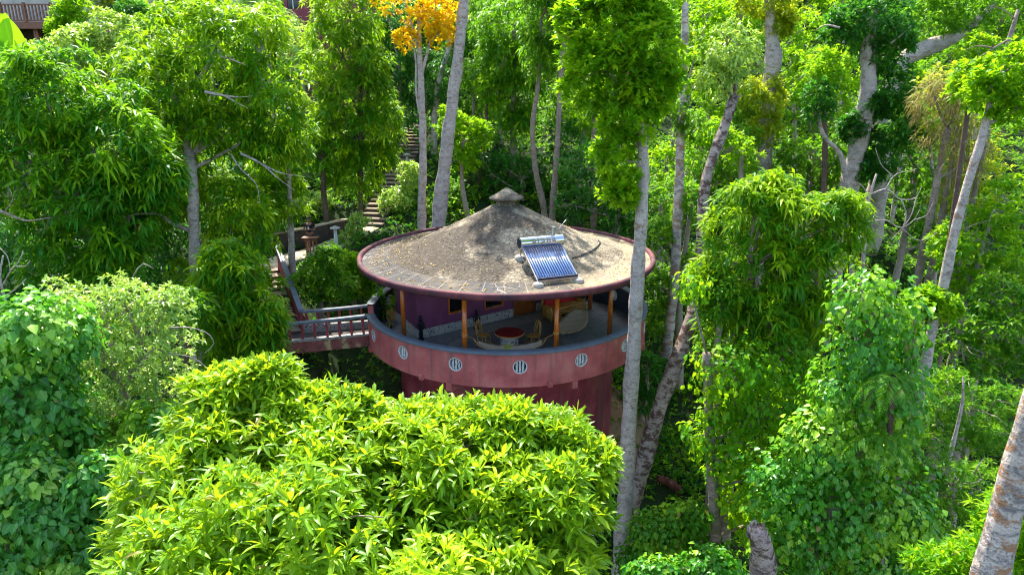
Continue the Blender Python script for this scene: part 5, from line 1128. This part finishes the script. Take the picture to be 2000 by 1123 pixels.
    for lab, d, bl, st, m, sp, sz in R:
        nm = 'shrub' if ('shrub' in lab or 'bush' in lab.split(' ')[2:3]) else ('creeper' if 'creeper' in lab or 'vines' in lab else 'forest_tree')
        T(nm, lab, nm.split('_')[-1], d, bl, st, m, None, spacing=sp, scale=sz, **(dict(dens=1.3, csize=.5) if m in ('dry', 'olive') else dict(cn=17, csize=.43, sprigs=7, bark='bark_twig')))
    # thin trunks in the woods
    for i, (lab, d, tr) in enumerate([
        ('thin pale trunk in the dark wood left of the roof cap', 45, [(925, 200, 6), (922, 290, 8), (918, 350, 9)]),
        ('dark upright trunk behind the roof just left of the cone', 42, [(950, 230, 8), (944, 290, 10), (938, 365, 12)]),
        ('curved bare trunk between the orange-leaved tree and the thick pale trunk', 46, [(876, 40, 7), (878, 90, 9), (862, 140, 11), (850, 220, 12)]),
        ('grey trunk behind the bright tree at the right of the roof', 38, [(1160, 250, 10), (1162, 330, 12), (1160, 400, 13)]),
        ('slim brown trunk below the yellow-green bush by the ivy trunks', 30, [(1610, 180, 8), (1612, 260, 9), (1610, 350, 11)]),
        ('bent white bare limb between the two ivy trunks', 29, [(1600, 240, 6), (1606, 262, 8), (1640, 300, 9), (1652, 350, 10)]),
        ('thin grey trunk left of the broken white trunk', 35, [(1462, 250, 9), (1458, 300, 10), (1450, 350, 11)]),
        ('dark trunk in the shaded wood beside the leaning thin trunk', 23, [(1892, 200, 8), (1880, 290, 9), (1868, 380, 10)]),
        ('thin leaning stem right of the vine tower near the bottom', 17, [(1880, 780, 6), (1868, 840, 7), (1850, 910, 9)]),
        ('grey trunk seen under the round drooping tree', 19.8, [(1408, 620, 11), (1400, 680, 12), (1398, 740, 13)]),
    ]):
        tr = [(tr[0][0] + 2 * i % 5, tr[0][1] - 45, 2.5)] + tr
        T('slender_tree', lab, 'tree', d, [] if i == 8 else [(tr[0][0], tr[0][1] - 8, 24, 26), (tr[0][0] + 14 - 3 * i, tr[0][1] + 22, 18, 18)], 'small', ('mid', 'bright', 'dark')[i % 3], tr, ('bark_grey', 'bark_brown', 'bark_pale')[i % 3], .4, 1.3, dens=2.2)
    for i, (x0, y0, x1, y1, w, d) in enumerate([(1140, 240, 1128, 400, 7, 40), (1382, 90, 1376, 330, 7, 42), (1545, 140, 1552, 330, 8, 39), (1770, 170, 1752, 360, 8, 38), (1648, 20, 1640, 200, 7, 44), (970, 160, 978, 345, 7, 47), (1912, 120, 1896, 330, 8, 34), (1812, 260, 1830, 460, 7, 31), (740, 60, 748, 260, 6, 48)]):
        T('slender_tree', 'slender pale trunk rising among the dense foliage behind the roof', 'tree', d, [(x0, y0 - 24, 30, 30), (x0 + 16, y0 + 6, 18, 18)], 'small', ('bright', 'mid')[i % 2], [(x0, y0 - 20, 3), ((x0 * 2 + x1) / 3 + 3, (2 * y0 + y1) / 3, w * .8), (x1, y1, w)], 'bark_pale', .45, 1.4, group='slender trunks in the wood', dens=2.2)
    # dead branching trees
    T('dead_tree', 'tangled leafless pale branches right of the round drooping tree', 'dead tree', 23.5, [], 'vine', 'vine', [(1712, 340, 4), (1700, 380, 5), (1690, 430, 6), (1688, 480, 7)], 'bark_pale',
      extra=ropes([(3.7, (1700, 380), (1730, 370), (1760, 390), (1790, 385), (1800, 365)), (3.1, (1690, 435), (1730, 430), (1760, 445), (1785, 430), (1796, 410)), (2.5, (1760, 390), (1770, 420), (1762, 450), (1752, 490)), (2.5, (1730, 370), (1745, 345), (1790, 330)), (1.9, (1790, 385), (1780, 420), (1740, 470)), (2.5, (1700, 390), (1680, 360), (1650, 352)), (1.9, (1745, 345), (1720, 320), (1710, 290)), (1.9, (1760, 445), (1800, 470), (1830, 455)), (1.9, (1785, 430), (1810, 420), (1822, 395))], 23.5))
    T('dead_tree', 'leaning bare grey twigs at the top right among the leaves', 'dead tree', 26, [], 'vine', 'vine', [(1990, 20, 7), (1975, 70, 9), (1960, 130, 10)], 'bark_grey',
      extra=ropes([(4, (1975, 75), (1940, 95), (1900, 120)), (3, (1985, 40), (1960, 20), (1930, 10)), (4, (1970, 100), (1985, 140), (2000, 200)), (3, (1940, 95), (1910, 90), (1880, 100))], 26))
    # fallen log
    q = on_ground(1310, 960); a = q + np.array([-.55, .1, .55]); b = q + np.array([.4, -.1, .05])
    lg = thing('fallen_log', 'reddish broken log lying on the shaded slope below the tower', 'log', tuple(q)); rng = np.random.default_rng(3)
    m = MB(); P = catmull([a, (a + b) / 2 + np.array([0, 0, .1]), b], .08); m.tube(P, np.linspace(.13, .19, len(P)) * rng.uniform(.8, 1.2, len(P)), 12, 0, .2, rng); m.tube([P[2], P[2] + np.array([.25, -.05, .12])], [.09, .06], 8, 0, .1, rng); m.build('trunk', 'bark_red', lg, True)
def on_ground(px, py):
    a, d = ray(px, py); t = 5.0
    while t < 200:
        p = a + d * t
        if p[2] < float(hgt(p[0], p[1])): return p
        t += .1
    return p
def palm():
    root = thing('palm', 'feathery dark fern palm growing out of the vine-covered tree', 'palm', tuple(at(1738, 800, 14.6)))
    rng = np.random.default_rng(4); org = at(1738, 800, 14.6)
    MB().tube(catmull([at(1738, 860, 14.9), at(1740, 800, 14.7), at(1744, 735, 14.5)], .1), .07, 8, 0, .1, rng).build('stem', 'bark_brown', root, True)
    for (cx_, cy_, n) in ((1744, 735, 9), (1722, 850, 6)):
        c = at(cx_, cy_, 14.3)
        for k in range(n):
            a = 2 * PI * k / n + rng.uniform(-.3, .3); Lf = rng.uniform(.75, 1.05); d = np.array([math.cos(a), math.sin(a) * .8 - .25, 0]); t = np.linspace(0, 1, 26)
            ax_ = c + d * (Lf * t[:, None]) + np.array([0, 0, 1.]) * (.42 * t - .95 * t ** 2)[:, None] * Lf
            tg = unit(np.gradient(ax_, axis=0)); sd = unit(np.cross(tg, [0, 0, 1.])); P, Dr = [], []
            for s_ in (-1, 1): P.append(ax_[2:]); Dr.append(unit(tg[2:] * .75 + sd[2:] * s_ + np.array([0, 0, -.15])))
            P = np.concatenate(P); Dr = np.concatenate(Dr); ln = np.tile(.3 * np.sin(PI * (.12 + .83 * t[2:])), 2)
            V, Fc, A = leaf_geo(P, Dr, ln, np.full(len(P), .035), .25, (1, .7), rng, False, np.full(len(P), .2))
            raw_mesh('frond', V, Fc, 'mid', root, A, tuple(org))
def banana():
    root = [o for o in bpy.data.objects if o.name == 'banana_plant'][0]; org = np.array(ORG[root.name])
    for pts, w in (([(44, 150), (30, 110), (18, 75), (8, 38)], .62), ([(40, 150), (10, 110), (-10, 80), (-30, 60)], .5), ([(46, 150), (52, 110), (60, 96), (78, 84)], .4), ([(20, 140), (0, 100), (2, 60), (4, 28)], .55)):
        P = catmull([at(x, y, 34.5) for x, y in pts], .12); n = len(P); v = []; ac = []
        for i, p in enumerate(P):
            ww = w * (math.sin(PI * min(1, (i + .6) / n) ** .8) ** .55); s = np.array([1, .2, .1]) * ww
            v += [p - s + np.array([0, .1, .06]), p, p + s + np.array([0, .1, .06])]; ac += [1, 0, 1]
        f = np.array([q for i in range(n - 1) for q in ((3 * i, 3 * i + 1, 3 * i + 4, 3 * i + 3), (3 * i + 1, 3 * i + 2, 3 * i + 5, 3 * i + 4))])
        V = np.array(v); raw_mesh('leaf', V, f, 'bright', root, dict(rnd=np.full(len(V), .6), age=np.full(len(V), .5), across=np.array(ac, float)), tuple(org), True)
def undergrowth():
    rng = np.random.default_rng(9)
    def ok(x, y):
        q = np.full(len(x), 1e9)
        for L in (PATH, LOW):
            for a, b in zip(L[:-1], L[1:]):
                d = b - a; t = np.clip(((x - a[0]) * d[0] + (y - a[1]) * d[1]) / (d[0] ** 2 + d[1] ** 2), 0, 1); q = np.minimum(q, np.hypot(x - a[0] - t * d[0], y - a[1] - t * d[1]))
        k = (q > 1.05) & (np.hypot(x, y) > 4.6) & ~((np.abs(x + 7) < 2.2) & (np.abs(y + 1.4) < .9) & False)
        bare = np.hypot(x - 4.7, y - .6) < 1.7; return k & ~(bare & (rng.random(len(x)) < .85))
    for nm, lab, mat, n, sz, x0, x1, y0, y1, st, hh in (
        ('ground_cover', 'low mixed green ground cover on the shaded slope', 'mid', 15000, .85, -22, 22, -16, 14, 'small', .45),
        ('ground_cover', 'dark leafy ground plants between the trunks', 'dark', 9000, 1.1, -26, 26, -16, 26, 'round', .7),
        ('ground_cover', 'leafy green ground plants around the foot of the tower', 'mango', 7000, .95, 2, 13, -10, 4, 'small', .5),
        ('ground_cover', 'mixed green plants on the slope far right', 'mid', 9000, 1.5, 18, 46, -14, 16, 'small', .9),
        ('ground_cover', 'fresh green seedlings on the slope', 'mango', 4500, .62, -20, 22, -16, 16, 'lance', .6),
        ('undergrowth', 'dense undergrowth covering the upper slope behind the house', 'mid', 34000, 1.8, -48, 52, 12, 52, 'small', 1.8)):
        x = rng.uniform(x0, x1, n); y = rng.uniform(y0, y1, n); k = ok(x, y); x, y = x[k], y[k]
        cl = np.sin(x * 1.1 + 2 * np.sin(y * .7)) + np.sin(y * 1.3 + x * .4) + rng.normal(0, .7, len(x)); k = cl > -.9; x, y, cl = x[k], y[k], cl[k]
        z = hgt(x, y) + rng.random(len(x)) * hh * np.clip(.5 + .35 * cl, .15, 1.2) + .06
        P = np.stack([x, y, z], -1); V, Fc, A = rosettes(P, np.tile([0, 0, 1.], (len(P), 1)), st, rng, sz)
        o = raw_mesh(nm, V, Fc, mat, None, A); o['kind'] = 'stuff'; o['label'] = lab; o['category'] = 'plants'
    # the far wooded hillside
    for nm, lab, mat, n, seed in (('forest', 'far wooded hillside of mixed green crowns', 'mid', 130, 1), ('forest', 'bright sunlit crowns on the far hillside', 'bright', 80, 2), ('forest', 'dark crowns in the far wood', 'dark', 80, 3)):
        r2 = np.random.default_rng(seed); bl = []
        for i in range(n):
            y = r2.uniform(34, 100); x = r2.uniform(-1, 1) * (y + 26) * .85; z = float(hgt(x, y)); r = r2.uniform(2.2, 4.2); bl.append((np.array([x, y, z + r2.uniform(2, 9)]), np.array([r, r, r * r2.uniform(.8, 1.3)])))
        P, O = blob_points(bl, .95, r2, .35, .08, .3, 2.2); V, Fc, A = rosettes(P, O, 'small', r2, 3.4)
        o = raw_mesh(nm, V, Fc, mat, None, A); o['kind'] = 'stuff'; o['label'] = lab; o['category'] = 'forest'
# ------------------------------------------------------------------ light, sky, go
def light():
    el, az = rad(54), rad(-17)
    S = Vector((math.sin(az) * math.cos(el), math.cos(az) * math.cos(el), math.sin(el)))
    ld = bpy.data.lights.new('sun', 'SUN'); ld.energy = 3.5; ld.angle = rad(.6); ld.color = (1, .95, .86)
    lo = bpy.data.objects.new('sun', ld); COL.objects.link(lo); lo.rotation_euler = S.to_track_quat('Z', 'Y').to_euler(); lo.location = (0, 0, 60)
    w = bpy.data.worlds.new('World'); sc.world = w; w.use_nodes = True; nt = w.node_tree; nt.nodes.clear(); n = N(nt)
    sk = n('ShaderNodeTexSky', _sky_type='NISHITA', _sun_disc=False, _sun_elevation=el, _sun_rotation=az, _air_density=1.0, _dust_density=1.5)
    b = n('ShaderNodeBackground', Color=sk.outputs[0], Strength=.15); n('ShaderNodeOutputWorld', Surface=b.outputs[0])
    vs = sc.view_settings; sc.display_settings.display_device = 'sRGB'; vs.view_transform = 'Standard'; vs.look = 'None'; vs.exposure = EXPO; vs.gamma = 1
    c = sc.cycles; c.max_bounces = 7; c.diffuse_bounces = 4; c.glossy_bounces = 3; c.transmission_bounces = 4; c.transparent_max_bounces = 4
    c.caustics_reflective = False; c.caustics_refractive = False; c.use_adaptive_sampling = True; c.adaptive_threshold = .015; c.sample_clamp_indirect = 6
    c.use_denoising = True; c.filter_width = 1.05
EXPO = 1.92
MATS()
M['rim2'] = plain('baluster_red', (.26, .04, .05), .6, .25, 5); M['bark_red'] = bark_mat('bark_red', (.13, .045, .03), (.03, .015, .012), (.2, .09, .05))
terrain()
e_, nn_, A_, rz_ = house()
deck_things(e_, nn_, A_, rz_)
heater(); bridge(); garden(); person(); lodge()
forest_trees(); banana(); undergrowth(); light()
